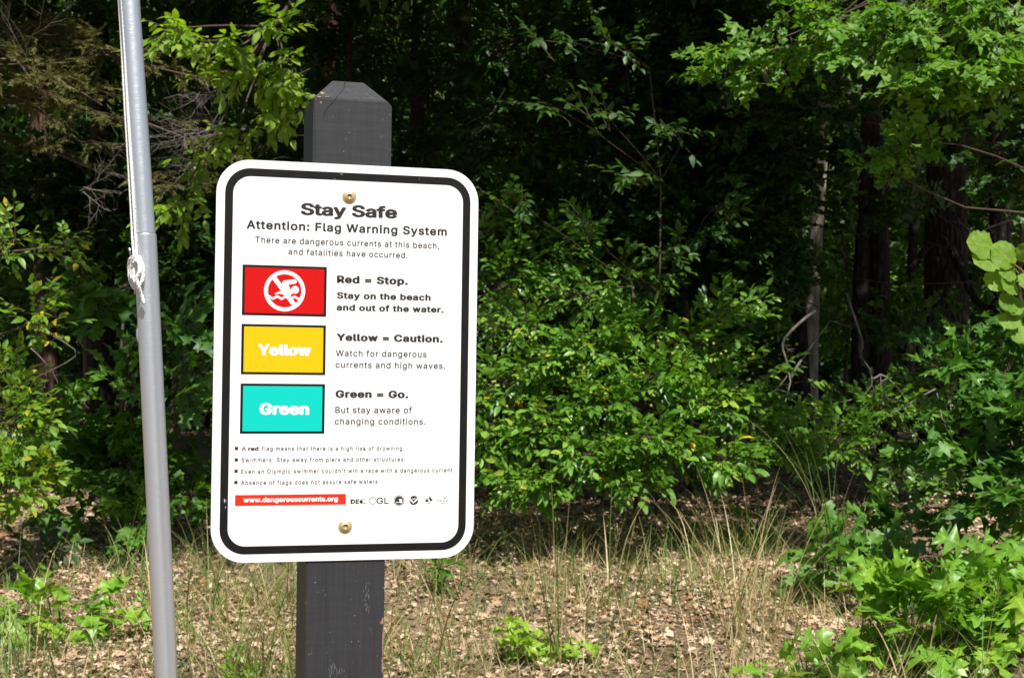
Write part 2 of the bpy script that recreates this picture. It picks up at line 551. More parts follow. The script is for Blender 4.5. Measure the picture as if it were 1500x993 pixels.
e = r.color_ramp.elements.new(.5); e.color = (.19, .135, .085, 1)
L_.new(ad2.outputs[0], r.inputs[0]); L_.new(r.outputs[0], b.inputs['Base Color'])
bp = N.new('ShaderNodeBump'); bp.inputs['Strength'].default_value = .8; bp.inputs['Distance'].default_value = .02
L_.new(n2.outputs[0], bp.inputs['Height']); L_.new(bp.outputs[0], b.inputs['Normal']); L_.new(b.outputs[0], out.inputs[0])
tag(link('ground', tri_mesh('ground', V, F), None, gm), kind='structure')

# fallen leaves
lit = Leaves()
n = 96000
y = RNG.uniform(3.6, 10.5, n) ; x = RNG.uniform(-1, 1, n) * (y * .48 + .3)
s = np.clip(RNG.lognormal(-3.72, .42, n), .010, .075)
patch = np.sin(x * 2.3 + 1.1 * np.sin(y * 1.9)) + np.sin(y * 3.1 + 1.7 * np.sin(x * 1.3 + 2)) + .7 * np.sin(x * 6.1 + y * 4.3)
keep = RNG.uniform(-1.7, 1.2, n) < patch * .6 + .7          # drifts of leaves with barer soil between
x, y, s, patch = x[keep], y[keep], s[keep], patch[keep]
n = len(x)
P = np.stack([x, y, ground_z(x, y) + RNG.uniform(.0, .022, n)], 1)
ang = RNG.uniform(0, 6.28, n)
D = np.stack([np.cos(ang), np.sin(ang), RNG.normal(0, .22, n)], 1)
Nn = np.stack([RNG.normal(0, .4, n), RNG.normal(0, .4, n) - .12, np.ones(n)], 1)
lit.add(P, D, Nn, s, np.clip(RNG.normal(.55, .25, n) + .10 * patch, 0, 1))
Pl, Dl, Nl, Sl, Tl = lit.arrays()
h = len(Pl) // 2
o = link('leaf_litter', leaf_mesh('leaf_litter', 'oval', Pl[:h], Dl[:h], Nl[:h], Sl[:h], Tl[:h], (0, 0, 0)), None, M['litter'])
tag(o, 'tan and brown fallen leaves littering the sandy ground behind the post', 'leaf litter', kind='stuff')
o = link('oak_leaf_litter', leaf_mesh('oak_leaf_litter', 'oak', Pl[h:], Dl[h:], Nl[h:], Sl[h:] * 1.35, Tl[h:], (0, 0, 0)), None, M['litter'])
tag(o, 'dry curled oak leaves lying over the sandy slope', 'leaf litter', kind='stuff')


stk = Tubes()
for q in range(420):
    y_ = random.uniform(4.3, 8.5); x_ = random.uniform(-.42, .42) * y_
    a_ = random.uniform(0, 6.28); l_ = random.uniform(.04, .22)
    p0 = Vector((x_, y_, gz(x_, y_) + .012)); x2, y2 = x_ + math.cos(a_) * l_, y_ + math.sin(a_) * l_
    p1 = Vector((x2, y2, gz(x2, y2) + random.uniform(.01, .05)))
    stk.add(curve_pts(p0, p1, 4, .08), [.003, .0026, .002, .001], 4, cap=False)
tag(stk.build('fallen_twigs', M['dead_twig']), 'small fallen twigs among the dry leaves', 'twigs', kind='stuff')

# ------------------------------------------------------------ grass
def blade_arrays(P, H, W, az, lean, arch, tint, segs=6):
    """arching blades: P base, H length, az direction of lean"""
    n = len(P)
    t = np.linspace(0, 1, segs + 1)
    ca, sa = np.cos(az), np.sin(az)
    th = lean[:, None] + arch[:, None] * t[None, :] ** 1.3         # angle from vertical along the blade
    ds = H[:, None] / segs
    hx = np.concatenate([np.zeros((n, 1)), np.cumsum(np.sin(th[:, :-1]) * ds, 1)], 1)
    hz = np.concatenate([np.zeros((n, 1)), np.cumsum(np.cos(th[:, :-1]) * ds, 1)], 1)
    C = P[:, None, :] + np.stack([hx * ca[:, None], hx * sa[:, None], hz], -1)
    w = W[:, None] * (1 - t[None, :] ** 2.2) * .5 + 1e-5
    sx = np.stack([-sa, ca, np.zeros(n)], -1)[:, None, :]
    A = C - sx * w[..., None]; B = C + sx * w[..., None]
    V = np.stack([A, B], 2).reshape(n, -1, 3)
    k = (segs + 1) * 2
    f = []
    for q in range(segs):
        a_ = 2 * q
        f += [(a_, a_ + 1, a_ + 3), (a_, a_ + 3, a_ + 2)]
    F = np.array(f)[None] + (np.arange(n) * k)[:, None, None]
    return V.reshape(-1, 3), F.reshape(-1, 3), np.repeat(tint, k)


def grass_field(name, label, n, xr, yr, h, w, tint, leanr=(0, .7), archr=(.2, 1.4), clump=0.0, az0=None):
    if clump:
        kc = max(3, int(n / 40))
        cy = RNG.uniform(yr[0], yr[1], kc); cx = RNG.uniform(xr[0], xr[1], kc) * (cy * .50)
        q = RNG.integers(0, kc, n)
        x = cx[q] + RNG.normal(0, clump, n); y = cy[q] + RNG.normal(0, clump, n)
    else:
        y = RNG.uniform(yr[0], yr[1], n); x = RNG.uniform(xr[0], xr[1], n) * (y * .50)
    P = np.stack([x, y, ground_z(x, y) - .01], 1)
    H = RNG.uniform(h[0], h[1], n)
    az = RNG.uniform(0, 6.28, n) if az0 is None else RNG.normal(az0, .7, n)
    V, F, Tn = blade_arrays(P, H, RNG.uniform(w[0], w[1], n), az, RNG.uniform(*leanr, n), RNG.uniform(*archr, n), np.clip(RNG.normal(*tint, n), 0, 1), 5)
    o = link(name, tri_mesh(name, V, F, Tn), None, M['grass'])
    tag(o, label, 'grass', kind='stuff')


grass_field('grass', 'short green grass growing through the leaf litter', 10500, (-1, 1), (4.2, 8.0), (.04, .20), (.002, .0045), (.22, .15), clump=.13)
grass_field('tall_grass', 'scattered long green and yellow blades over the slope', 1300, (-1, 1), (4.2, 7.6), (.2, .62), (.003, .0065), (.46, .27), leanr=(.1, 1.0), archr=(.2, 1.5), clump=.1)
grass_field('dry_grass', 'straw coloured dead grass lying on the slope', 12000, (-1, 1), (4.2, 8.3), (.06, .36), (.0015, .0038), (.82, .12), leanr=(.4, 1.4), archr=(.1, .9), clump=.13)
grass_field('dry_grass', 'matted straw and stems flattened on the sandy ground', 10000, (-1, 1), (4.2, 8.5), (.05, .25), (.0015, .0035), (.8, .15), leanr=(1.2, 1.6), archr=(-.2, .3))


def tuft(px, py, Y, n, hmax, label, tint=.25, lean=.12, arch=1.2, az0=None, dry=0.3, spread=.05, w=.0065):
    hmax *= 1.25; n = int(n * 1.3)
    c = at(px, py, Y); base = Vector((c.x, Y, gz(c.x, Y)))
    root = empty('grass_tuft', base)
    tag(root, label, 'grass tuft', 'tall grass tufts on the slope')
    for i_ in range(n):
        p = np.array([[random.gauss(0, spread), random.gauss(0, spread), -.01]])
        H = np.array([hmax * random.uniform(.5, 1.0)])
        az = np.array([random.choice((0, math.pi)) + random.gauss(0, .7) if az0 is None else random.gauss(az0, .8)])
        tv = np.array([min(1, max(0, random.gauss(.85, .08) if random.random() < dry else random.gauss(tint, .1)))])
        V, F, Tn = blade_arrays(p, H, np.array([w * random.uniform(.6, 1.2)]), az, np.array([abs(random.gauss(lean, .12))]), np.array([random.uniform(.1, 1) * arch * 1.2]), tv, 10)
        link('blade', tri_mesh('blade', V, F, Tn), root, M['grass'])
    return root


tuft(1228, 790, 6.6, 18, .88, 'tall fine green grass arching up in front of the dark trunks', .3, .08, 1.4, dry=.15, spread=.03)
tuft(1095, 850, 6.0, 46, .66, 'large dry straw tuft with a few green blades right of centre', .45, .25, 1.0, dry=.7, spread=.07)
tuft(820, 900, 5.7, 9, .72, 'few upright green blades just beside the small bright oak seedling', .3, .04, .35, dry=.3, spread=.025)
tuft(900, 850, 6.3, 12, .55, 'thin grass leaning right at the shadow edge under the big shrub', .4, .2, 1.1, az0=0, dry=.4)
tuft(345, 900, 5.4, 34, .6, 'dense arching tuft between the metal pole and the black post', .35, .3, 1.3, dry=.5, spread=.06)
tuft(620, 900, 5.5, 26, .5, 'green and straw tuft directly right of the black post', .35, .2, 1.0, dry=.45, spread=.08)
tuft(690, 990, 5.0, 24, .4, 'grass tuft at the bottom edge right of the post', .35, .3, 1.0, dry=.5, spread=.1)
tuft(1400, 960, 5.0, 14, .5, 'long blades arching over the oak seedlings in the right corner', .25, .2, 1.5, dry=.2, spread=.12)
tuft(1290, 990, 4.9, 22, .42, 'straw tuft at the lower edge among the lobed seedlings', .5, .25, 1.2, dry=.7, spread=.08)
tuft(110, 985, 5.0, 14, .35, 'sparse tuft below the lobed seedling at far left', .35, .3, .9, dry=.5, spread=.12)
tuft(1010, 960, 5.2, 10, .42, 'lone thin blades on the open leaf litter', .4, .1, .8, dry=.5, spread=.1)
tuft(190, 850, 6.4, 18, .35, 'low grass beside the metal pole under the shaded bushes', .3, .3, 1.1, dry=.3, spread=.12)
tuft(500, 970, 5.1, 12, .3, 'short blades at the foot of the black post', .35, .3, .9, dry=.5, spread=.14)

# ------------------------------------------------------------ sign post
SIGN_C = Vector((-.18974, 1.64498, CAM_H - .02693))
SX = Vector((.96540, .26022, -.01686)).normalized()
SU = Vector((.01438, .01141, .99983)); SU = (SU - SX * SU.dot(SX)).normalized()
SN = SX.cross(SU).normalized()            # towards the viewer
SM = Matrix(((SX.x, SU.x, SN.x, SIGN_C.x), (SX.y, SU.y, SN.y, SIGN_C.y), (SX.z, SU.z, SN.z, SIGN_C.z), (0, 0, 0, 1)))

import bmesh


def bm_obj(name, bm, mat, parent=None, smooth=False):
    me = bpy.data.meshes.new(name)
    bm.to_mesh(me); bm.free()
    if smooth:
        me.polygons.foreach_set('use_smooth', [True] * len(me.polygons))
    return link(name, me, parent, mat)


def sp(x, y, z):                          # sign coordinates in millimetres
    return (x * .001, y * .001, z * .001)


pm, N, L_ = new_mat('dark_grey_paint')
out = N.new('ShaderNodeOutputMaterial'); b = N.new('ShaderNodeBsdfPrincipled')
tc = N.new('ShaderNodeTexCoord')
mp = N.new('ShaderNodeMapping'); mp.inputs['Scale'].default_value = (1, .06, 1); L_.new(tc.outputs['Object'], mp.inputs[0])
g1 = N.new('ShaderNodeTexNoise'); g1.inputs['Scale'].default_value = 240; g1.inputs['Detail'].default_value = 6; L_.new(mp.outputs[0], g1.inputs['Vector'])
mph = N.new('ShaderNodeMapping'); mph.inputs['Scale'].default_value = (.12, 1, 1); L_.new(tc.outputs['Object'], mph.inputs[0])
g2 = N.new('ShaderNodeTexNoise'); g2.inputs['Scale'].default_value = 110; g2.inputs['Detail'].default_value = 4; L_.new(mph.outputs[0], g2.inputs['Vector'])
g3 = N.new('ShaderNodeTexNoise'); g3.inputs['Scale'].default_value = 9; g3.inputs['Detail'].default_value = 5; L_.new(tc.outputs['Object'], g3.inputs['Vector'])
r = N.new('ShaderNodeValToRGB'); r.color_ramp.elements[0].position = .3; r.color_ramp.elements[1].position = .75
r.color_ramp.elements[0].color = (.017, .0175, .019, 1); r.color_ramp.elements[1].color = (.036, .037, .040, 1)
sm = N.new('ShaderNodeMath'); sm.operation = 'ADD'; L_.new(g1.outputs[0], sm.inputs[0]); L_.new(g3.outputs[0], sm.inputs[1])
sm2 = N.new('ShaderNodeMath'); sm2.operation = 'MULTIPLY'; sm2.inputs[1].default_value = .5; L_.new(sm.outputs[0], sm2.inputs[0])
L_.new(sm2.outputs[0], r.inputs[0])
# pale specks and scuffs
vs = N.new('ShaderNodeTexNoise'); vs.inputs['Scale'].default_value = 330; vs.inputs['Detail'].default_value = 2; L_.new(tc.outputs['Object'], vs.inputs['Vector'])
sr = N.new('ShaderNodeValToRGB'); sr.color_ramp.elements[0].position = .725; sr.color_ramp.elements[1].position = .75
sr.color_ramp.elements[0].color = (0, 0, 0, 1); sr.color_ramp.elements[1].color = (.7, .7, .7, 1); L_.new(vs.outputs[0], sr.inputs[0])
mps = N.new('ShaderNodeMapping'); mps.inputs['Scale'].default_value = (1, .28, 1); mps.inputs['Location'].default_value = (.013, .09, 0); L_.new(tc.outputs['Object'], mps.inputs[0])
sc = N.new('ShaderNodeTexNoise'); sc.inputs['Scale'].default_value = 34; sc.inputs['Detail'].default_value = 9; sc.inputs['Roughness'].default_value = .75; L_.new(mps.outputs[0], sc.inputs['Vector'])
scr = N.new('ShaderNodeValToRGB'); scr.color_ramp.elements[0].position = .62; scr.color_ramp.elements[1].position = .74
scr.color_ramp.elements[0].color = (0, 0, 0, 1); scr.color_ramp.elements[1].color = (.35, .35, .35, 1); L_.new(sc.outputs[0], scr.inputs[0])
mx0 = N.new('ShaderNodeMath'); mx0.operation = 'MAXIMUM'; L_.new(sr.outputs[0], mx0.inputs[0]); L_.new(scr.outputs[0], mx0.inputs[1])
mxc = N.new('ShaderNodeMix'); mxc.data_type = 'RGBA'; L_.new(mx0.outputs[0], mxc.inputs[0]); L_.new(r.outputs[0], mxc.inputs[6]); mxc.inputs[7].default_value = (.30, .31, .33, 1)
L_.new(mxc.outputs[2], b.inputs['Base Color'])
b.inputs['Roughness'].default_value = .55; b.inputs['Specular IOR Level'].default_value = .45
bb = N.new('ShaderNodeMath'); bb.operation = 'MULTIPLY_ADD'; bb.inputs[1].default_value = .6; L_.new(g2.outputs[0], bb.inputs[0]); L_.new(g1.outputs[0], bb.inputs[2])
bp = N.new('ShaderNodeBump'); bp.inputs['Strength'].default_value = .5; bp.inputs['Distance'].default_value = .0012
L_.new(bb.outputs[0], bp.inputs['Height']); L_.new(bp.outputs[0], b.inputs['Normal']); L_.new(b.outputs[0], out.inputs[0])
M['post'] = pm
M['raw_wood'] = simple_mat('raw_wood', (.30, .18, .11), .8, noise=(400, .5))
M['crack'] = simple_mat('crack', (.012, .011, .010), .9)

post_root = empty('sign_post', (0, 0, 0))
post_root.matrix_world = SM @ Matrix.Translation((0.0015, -1.63, -.047))
tag(post_root, 'dark grey painted wooden post carrying the white sign, its crown sloped on four sides', 'post')
bm = bmesh.new()
bmesh.ops.create_cube(bm, size=1)
hw = .0457
top = .3295 + 1.63
for v in bm.verts:
    v.co = Vector((v.co.x * 2 * hw, top if v.co.y > 0 else -.35, v.co.z * .0905))
# front face plane at z = +.045 in local (sign back -2 mm)


def cut(co, no):
    res = bmesh.ops.bisect_plane(bm, geom=bm.verts[:] + bm.edges[:] + bm.faces[:], plane_co=co, plane_no=no, clear_outer=True)
    ed = [e_ for e_ in res['geom_cut'] if isinstance(e_, bmesh.types.BMEdge)]
    bmesh.ops.contextual_create(bm, geom=ed)


cut(Vector((0, top - .0250, .04525)), Vector((0, 1, 1.04)).normalized())
cut(Vector((0, top - .0250, -.04525)), Vector((0, 1, -1.04)).normalized())
cut(Vector((-hw, top - .0250, 0)), Vector((-1, 1, 0)).normalized())
cut(Vector((hw, top - .0300, 0)), Vector((1, 1, 0)).normalized())
bmesh.ops.bevel(bm, geom=bm.edges[:], offset=.0009, segments=2, affect='EDGES')
bmesh.ops.recalc_face_normals(bm, faces=bm.faces)
bm_obj('timber', bm, M['post'], post_root)


def decal(name, pts2, mat, parent, thick=.0004, z=0.0, mapf=None):
    """a thin solid patch from an outline"""
    bm = bmesh.new()
    vs_ = [bm.verts.new(mapf(x_, y_) if mapf else (x_, y_, z)) for x_, y_ in pts2]
    f_ = bm.faces.new(vs_)
    bm.normal_update()
    r_ = bmesh.ops.extrude_face_region(bm, geom=[f_])
    nv = [g_ for g_ in r_['geom'] if isinstance(g_, bmesh.types.BMVert)]
    nn = f_.normal.copy()
    for v_ in nv: v_.co += nn * thick
    bmesh.ops.recalc_face_normals(bm, faces=bm.faces)
    bmesh.ops.triangulate(bm, faces=bm.faces)
    return bm_obj(name, bm, mat, parent)


# crack down the front bevel and upper face, in post coordinates
FZ = .04525


def front_surface(xmm, ymm):              # sign mm -> point on post front or on the front bevel
    yy = ymm * .001 + 1.63
    e0 = top - .025
    if yy <= e0: return (xmm * .001 - .0015, yy, FZ + .0001)
    return (xmm * .001 - .0015, yy, FZ - (yy - e0) / 1.04 + .0003)


ck = [(-5, 329), (-6, 326), (-7, 320), (-10, 316), (-15, 310), (-18, 305), (-22, 300), (-27, 295), (-31, 288), (-33, 281)]
bm = bmesh.new()
A_ = []
for i_, (x_, y_) in enumerate(ck):
    w_ = .55 * (1 - i_ / len(ck)) + .12
    a1 = bm.verts.new(front_surface(x_ - w_ + .3 * math.sin(i_ * 2.1), y_)); a2 = bm.verts.new(front_surface(x_ + w_ + .3 * math.sin(i_ * 2.1), y_))
    A_.append((a1, a2))
for (a1, a2), (b1, b2) in zip(A_, A_[1:]): bm.faces.new((a1, a2, b2, b1))
for v_ in bm.verts: v_.co.z += .0003
bmesh.ops.recalc_face_normals(bm, faces=bm.faces)
bm_obj('crack', bm, M['crack'], post_root)
for (cx_, cy_, rx_, ry_) in ((-34, 311, 3.4, 2.2), (-38, 305.5, 2.0, .8), (-29, 306.5, 2.6, .5), (-36, 299, 1.2, 2.0)):
    pts = []
    for q in range(11):
        a_ = q / 11 * 6.283
        rr = random.uniform(.55, 1.15)
        pts.append((cx_ + math.cos(a_) * rx_ * rr, cy_ + math.sin(a_) * ry_ * rr))
    bm = bmesh.new()
    f_ = bm.faces.new([bm.verts.new(front_surface(x_, y_)) for x_, y_ in pts])
    for v_ in bm.verts: v_.co.z += .0002
    bmesh.ops.triangulate(bm, faces=bm.faces)
    bmesh.ops.recalc_face_normals(bm, faces=bm.faces)
    bm_obj('paint_chip', bm, M['raw_wood'], post_root)
for (cx_, cy_, rx_, ry_) in ((45.5, -300, 1.4, 4), (46.2, -325, .8, 22), (46.0, -350, .9, 14), (43.5, -302, 1.2, 2.5)):
    pts = [(min(47.0, cx_ + math.cos(q / 9 * 6.283) * rx_ * random.uniform(.5, 1.2)), cy_ + math.sin(q / 9 * 6.283) * ry_ * random.uniform(.6, 1.1)) for q in range(9)]
    bm = bmesh.new()
    bm.faces.new([bm.verts.new(front_surface(x_, y_)) for x_, y_ in pts])
    for v_ in bm.verts: v_.co.z += .0002
    bmesh.ops.triangulate(bm, faces=bm.faces)
    bmesh.ops.recalc_face_normals(bm, faces=bm.faces)
    bm_obj('paint_chip', bm, M['raw_wood'], post_root)

# pale scuffs rubbed down the paint
M['scuff'] = simple_mat('scuff', (.11, .115, .12), .8, noise=(900, .6))
for (cx_, cy_, sw, sh, n_) in ((27, -272, 5, 17, 26), (29, -286, 3, 6, 12), (-12, -352, 7, 9, 30), (-6, -357, 6, 4, 14), (30, 262, 8, 8, 3)):
    bm = bmesh.new()
    for q in range(n_):
        x_ = random.gauss(cx_, sw * .45); y_ = random.gauss(cy_, sh * .45); w_ = random.uniform(.12, .4); h_ = random.uniform(.6, 3.2)
        x_ = min(44, max(-42, x_))
        bm.faces.new([bm.verts.new((a_[0], a_[1], a_[2] + .0002)) for a_ in (front_surface(x_ - w_, y_ - h_ * .6), front_surface(x_ + w_ * .6, y_ - h_), front_surface(x_ + w_, y_ + h_ * .8), front_surface(x_ - w_ * .5, y_ + h_))])
    sc_ = bm_obj('scuff', bm, M['scuff'], post_root); sc_['kind'] = 'stuff'

# ------------------------------------------------------------ the sign
M['sign_white'] = simple_mat('sign_white', (.82, .82, .81), .35, spec=.5)
M['sign_black'] = simple_mat('sign_black', (.008, .0075, .0075), .55, spec=.2, noise=(60, .25))
M['sign_ink'] = simple_mat('sign_ink', (.030, .026, .026), .5, spec=.3)
M['sign_ink_thin'] = simple_mat('sign_ink_thin', (.04, .034, .034), .5, spec=.3)
M['sign_red'] = simple_mat('sign_red', (.54, .003, .002), .5, spec=.2, noise=(300, .05))
M['sign_bar'] = simple_mat('sign_bar', (.62, .030, .010), .5, spec=.2)
M['sign_yellow'] = simple_mat('sign_yellow', (.70, .46, .002), .5, spec=.2)
M['sign_green'] = simple_mat('sign_green', (.001, .53, .45), .5, spec=.2)
M['fine_print'] = simple_mat('fine_print', (.55, .54, .54), .4)
M['aluminium_edge'] = simple_mat('aluminium_edge', (.6, .6, .6), .4, metal=1)
M['zinc'] = simple_mat('zinc', (.72, .56, .30), .38, metal=.55)
M['recess'] = simple_mat('recess', (.34, .26, .13), .5, metal=.3)

sign = empty('warning_sign', (0, 0, 0))
sign.matrix_world = SM
tag(sign, 'white rounded metal beach flag warning sign screwed to the dark post', 'sign')


def rr(w, h_, r_, seg=10, cx=0, cy=0):
    pts = []
    for sx_, sy_, a0 in ((1, 1, 0), (-1, 1, 90), (-1, -1, 180), (1, -1, 270)):
        for q in range(seg + 1):
            a_ = R(a0 + 90 * q / seg)
            pts.append((cx + sx_ * (w / 2 - r_) + math.cos(a_) * r_, cy + sy_ * (h_ / 2 - r_) + math.sin(a_) * r_))
    return pts


def plate(name, pts, z0, z1, mat, parent, bev=0):
    bm = bmesh.new()
    f_ = bm.faces.new([bm.verts.new(sp(x_, y_, z1)) for x_, y_ in pts])
    r_ = bmesh.ops.extrude_face_region(bm, geom=[f_])
    for g_ in r_['geom']:
        if isinstance(g_, bmesh.types.BMVert): g_.co.z = z0 * .001
    bmesh.ops.recalc_face_normals(bm, faces=bm.faces)
    if bev:
        es = [e_ for e_ in bm.edges if abs(e_.verts[0].co.z - e_.verts[1].co.z) < 1e-7]
        bmesh.ops.bevel(bm, geom=es, offset=bev * .001, segments=2, affect='EDGES')
    return bm_obj(name, bm, mat, parent)


def ring_mesh(name, po, pi, z0, z1, mat, parent):
    bm = bmesh.new()
    n_ = len(po)
    for zz in (z1,):
        o_ = [bm.verts.new(sp(x_, y_, zz)) for x_, y_ in po]; i_ = [bm.verts.new(sp(x_, y_, zz)) for x_, y_ in pi]
        ob = [bm.verts.new(sp(x_, y_, z0)) for x_, y_ in po]; ib = [bm.verts.new(sp(x_, y_, z0)) for x_, y_ in pi]
        for q in range(n_):
            w_ = (q + 1) % n_
            bm.faces.new((o_[q], o_[w_], i_[w_], i_[q]))
            bm.faces.new((ob[q], ob[w_], o_[w_], o_[q]))
            bm.faces.new((ib[w_], ib[q], i_[q], i_[w_]))
    bmesh.ops.recalc_face_normals(bm, faces=bm.faces)
    return bm_obj(name, bm, mat, parent)


plate('panel', rr(304.8, 457.2, 38), -2.0, 0, M['sign_white'], sign, bev=.25)
ring_mesh('border', rr(285.4, 438.2, 28.5), rr(267.4, 420.0, 20), -.2, .12, M['sign_black'], sign)

capH = None
FONT = None
try:                                      # the sans serif face that ships inside Blender itself
    import os
    FONT = bpy.data.fonts.load(os.path.join(bpy.utils.system_resource('DATAFILES', path='fonts'), 'Inter.woff2'))
except Exception:
    FONT = None


def text(body, x0, x1, base, cap, mat, bold=0.0, spacing=1.0, z=.15, name='lettering', parent=None, label=None, cap_scale=None):
    """one printed line: fitted between x0 and x1 (mm), capitals cap mm high"""
    global capH
    def mk(s_, off, spc):
        cu = bpy.data.curves.new('lettering', 'FONT')
        cu.body = s_
        off = 0
        if FONT: cu.font = FONT
        cu.resolution_u = 3; cu.size = 1.0; cu.offset = off;  cu.space_character = spc
        ob = bpy.data.objects.new('lettering', cu); COL.objects.link(ob)
        dg = bpy.context.evaluated_depsgraph_get()
        me = bpy.data.meshes.new_from_object(ob.evaluated_get(dg))
        bpy.data.objects.remove(ob); bpy.data.curves.remove(cu)
        co = np.empty(len(me.vertices) * 3, np.float32); me.vertices.foreach_get('co', co)
        return me, co.reshape(-1, 3)
    if capH is None:
        me_, co_ = mk('H', 0, 1); capH = co_[:, 1].max(); bpy.data.meshes.remove(me_)
    me, co = mk(body, 0, spacing)
    if cap_scale: cap *= cap_scale
    rb = bold * cap / capH                # stroke thickening in mm
    x0 += rb; x1 -= rb
    sx_ = (x1 - x0) / (co[:, 0].max() - co[:, 0].min())
    sy_ = (cap - 2 * rb) / capH
    V0 = np.stack([(co[:, 0] - co[:, 0].min()) * sx_ + x0, co[:, 1] * sy_ + base + rb, np.full(len(co), z)], 1)
    me.calc_loop_triangles()
    F0 = np.empty(len(me.loop_triangles) * 3, np.int32); me.loop_triangles.foreach_get('vertices', F0); F0 = F0.reshape(-1, 3)
    bpy.data.meshes.remove(me)
    if bold > 0:
        k_ = 12
        vy = .5 if bold > .04 else .8
        offs = [(rb * math.cos(q / k_ * 6.28318), rb * vy * math.sin(q / k_ * 6.28318)) for q in range(k_)] + [(0, 0)]
        if rb > .5: offs += [(rb * .5 * math.cos(q / 6 * 6.28318), rb * .5 * math.sin(q / 6 * 6.28318)) for q in range(0, 6, 3)]
    else: offs = [(0, 0)]
    V = np.concatenate([V0 + [a_, b_, .004 * q] for q, (a_, b_) in enumerate(offs)]) * .001
    F = np.concatenate([F0 + len(V0) * q for q in range(len(offs))])
    me = tri_mesh(name, V, F, smooth=False)
    me.name = name
    o_ = link(name, me, parent or sign, mat)
    if label: o_['label'] = label
    return o_


INK, INKT = M['sign_ink'], M['sign_ink_thin']
text('Stay Safe', -57.2, 55.1, 167.6, 15.1, INK, .046, 1.02)
text('Attention: Flag Warning System', -118.1, 114.7, 150.1, 10.0, INK, .028, 1.1)
text('There are dangerous currents at this beach,', -108.1, 105.7, 134.6, 7.1, INKT, .013, 1.1)
text('and fatalities have occurred.', -70.5, 68.2, 122.3, 7.0, INKT, .013, 1.1)
text('Red = Stop.', -14.4, 69.1, 90.9, 9.6, INK, .05, 1.1)
text('Stay on the beach', -14.1, 96.5, 73.0, 8.2, INK, .045, 1.1)
text('and out of the water.', -14.3, 112.4, 59.3, 8.0, INK, .045, 1.1)
text('Yellow = Caution.', -13.6, 111.8, 24.2, 9.3, INK, .05, 1.1)
text('Watch for dangerous', -14.2, 92.6, 6.9, 7.2, INKT, .013, 1.1)
text('currents and high waves.', -14.4, 115.2, -6.4, 7.2, INKT, .013, 1.1)
text('Green = Go.', -13.9, 71.6, -41.4, 9.6, INK, .05, 1.1)
text('But stay aware of', -13.8, 76.0, -58.6, 7.4, INKT, .013, 1.1)
text('changing conditions.', -14.3, 92.5, -71.8, 7.2, INKT, .013, 1.1)
# first bullet has one bold word
text('A', -119.6, -114.6, -101.8, 4.9, INKT, .013)
text('red', -112.3, -100.6, -101.8, 4.9, INK, .05, 1.1)
text('flag means that there is a high risk of drowning.', -97.0, 67.5, -101.8, 4.9, INKT, .013, 1.2)
text('Swimmers: Stay away from piers and other structures.', -119.6, 69.1, -114.6, 4.9, INKT, .013, 1.2)
text("Even an Olympic swimmer couldn't win a race with a dangerous current.", -119.6, 127.6, -127.6, 4.9, INKT, .013, 1.2)
text('Absence of flags does not assure safe waters.', -119.6, 39.0, -140.3, 4.9, INKT, .013, 1.2)
for cy_ in (-99.0, -111.9, -124.7, -137.4):
    plate('bullet', rr(3.7, 3.7, .1, 1, -125.3, cy_), -.1, .15, INK, sign)


def flag(y0, y1, mat, label):
    f_ = plate('flag_panel', rr(95.8, y1 - y0, .4, 2, -74.0, (y0 + y1) / 2), -.1, .12, M['sign_black'], sign)
    f_['label'] = label
    plate('colour_field', rr(90.0, y1 - y0 - 5.6, .2, 2, -74.0, (y0 + y1) / 2), -.1, .2, mat, f_)
    return f_


W = M['sign_white']
fr = flag(52.0, 109.4, M['sign_red'], 'red flag panel with crossed out swimmer symbol')
fy = flag(-15.1, 42.1, M['sign_yellow'], 'yellow flag panel reading Yellow')
fg = flag(-82.4, -25.4, M['sign_green'], 'turquoise flag panel reading Green')
text('Yellow', -103.2, -42.7, 6.1, 13.9, W, .047, 1.05, z=.3, parent=fy)
text('Green', -100.4, -43.9, -61.4, 14.5, W, .047, 1.05, z=.3, parent=fg)
# swimmer symbol: circle of radius 23.4 mm around (-74, 80.7)


def circ(cx_, cy_, r_, n_=40):
    return [(cx_ + r_ * math.cos(6.28318 * q / n_), cy_ + r_ * math.sin(6.28318 * q / n_)) for q in range(n_)]


def zc(x_, y_):                           # close-up pixel of the symbol -> mm
    return (-74.0 + (x_ - 527) / 425 * 23.3, 80.7 - (y_ - 512) / 425 * 23.3)


def flat(name, polys, z, mat, parent):
    bm = bmesh.new()
    for p_ in polys:
        f_ = bm.faces.new([bm.verts.new(sp(x_, y_, z)) for x_, y_ in p_])
    bm.normal_update()
    for f_ in bm.faces:
        if f_.normal.z < 0: f_.normal_flip()
    bmesh.ops.triangulate(bm, faces=bm.faces)
    return bm_obj(name, bm, mat, parent)


ring_mesh('prohibition_ring', circ(-74.0, 80.7, 23.4), circ(-74.0, 80.7, 19.0), .1, .30, W, fr)
flat('prohibition_bar', [[zc(270, 275), zc(340, 215), zc(770, 775), zc(690, 825)]], .29, W, fr)
arm = [zc(500, 500), zc(470, 370), zc(472, 335), zc(500, 305), zc(545, 293), zc(720, 268), zc(755, 275), zc(780, 310), zc(762, 345), zc(730, 358), zc(600, 382), zc(690, 570), zc(660, 595), zc(640, 602), zc(600, 600), zc(530, 610), zc(490, 590), zc(400, 570), zc(350, 590), zc(318, 588), zc(330, 570), zc(445, 512)]
flat('swimmer', [arm], .31, W, fr)
flat('swimmer_head', [circ(*zc(742, 485), 4.45, 28)], .31, W, fr)


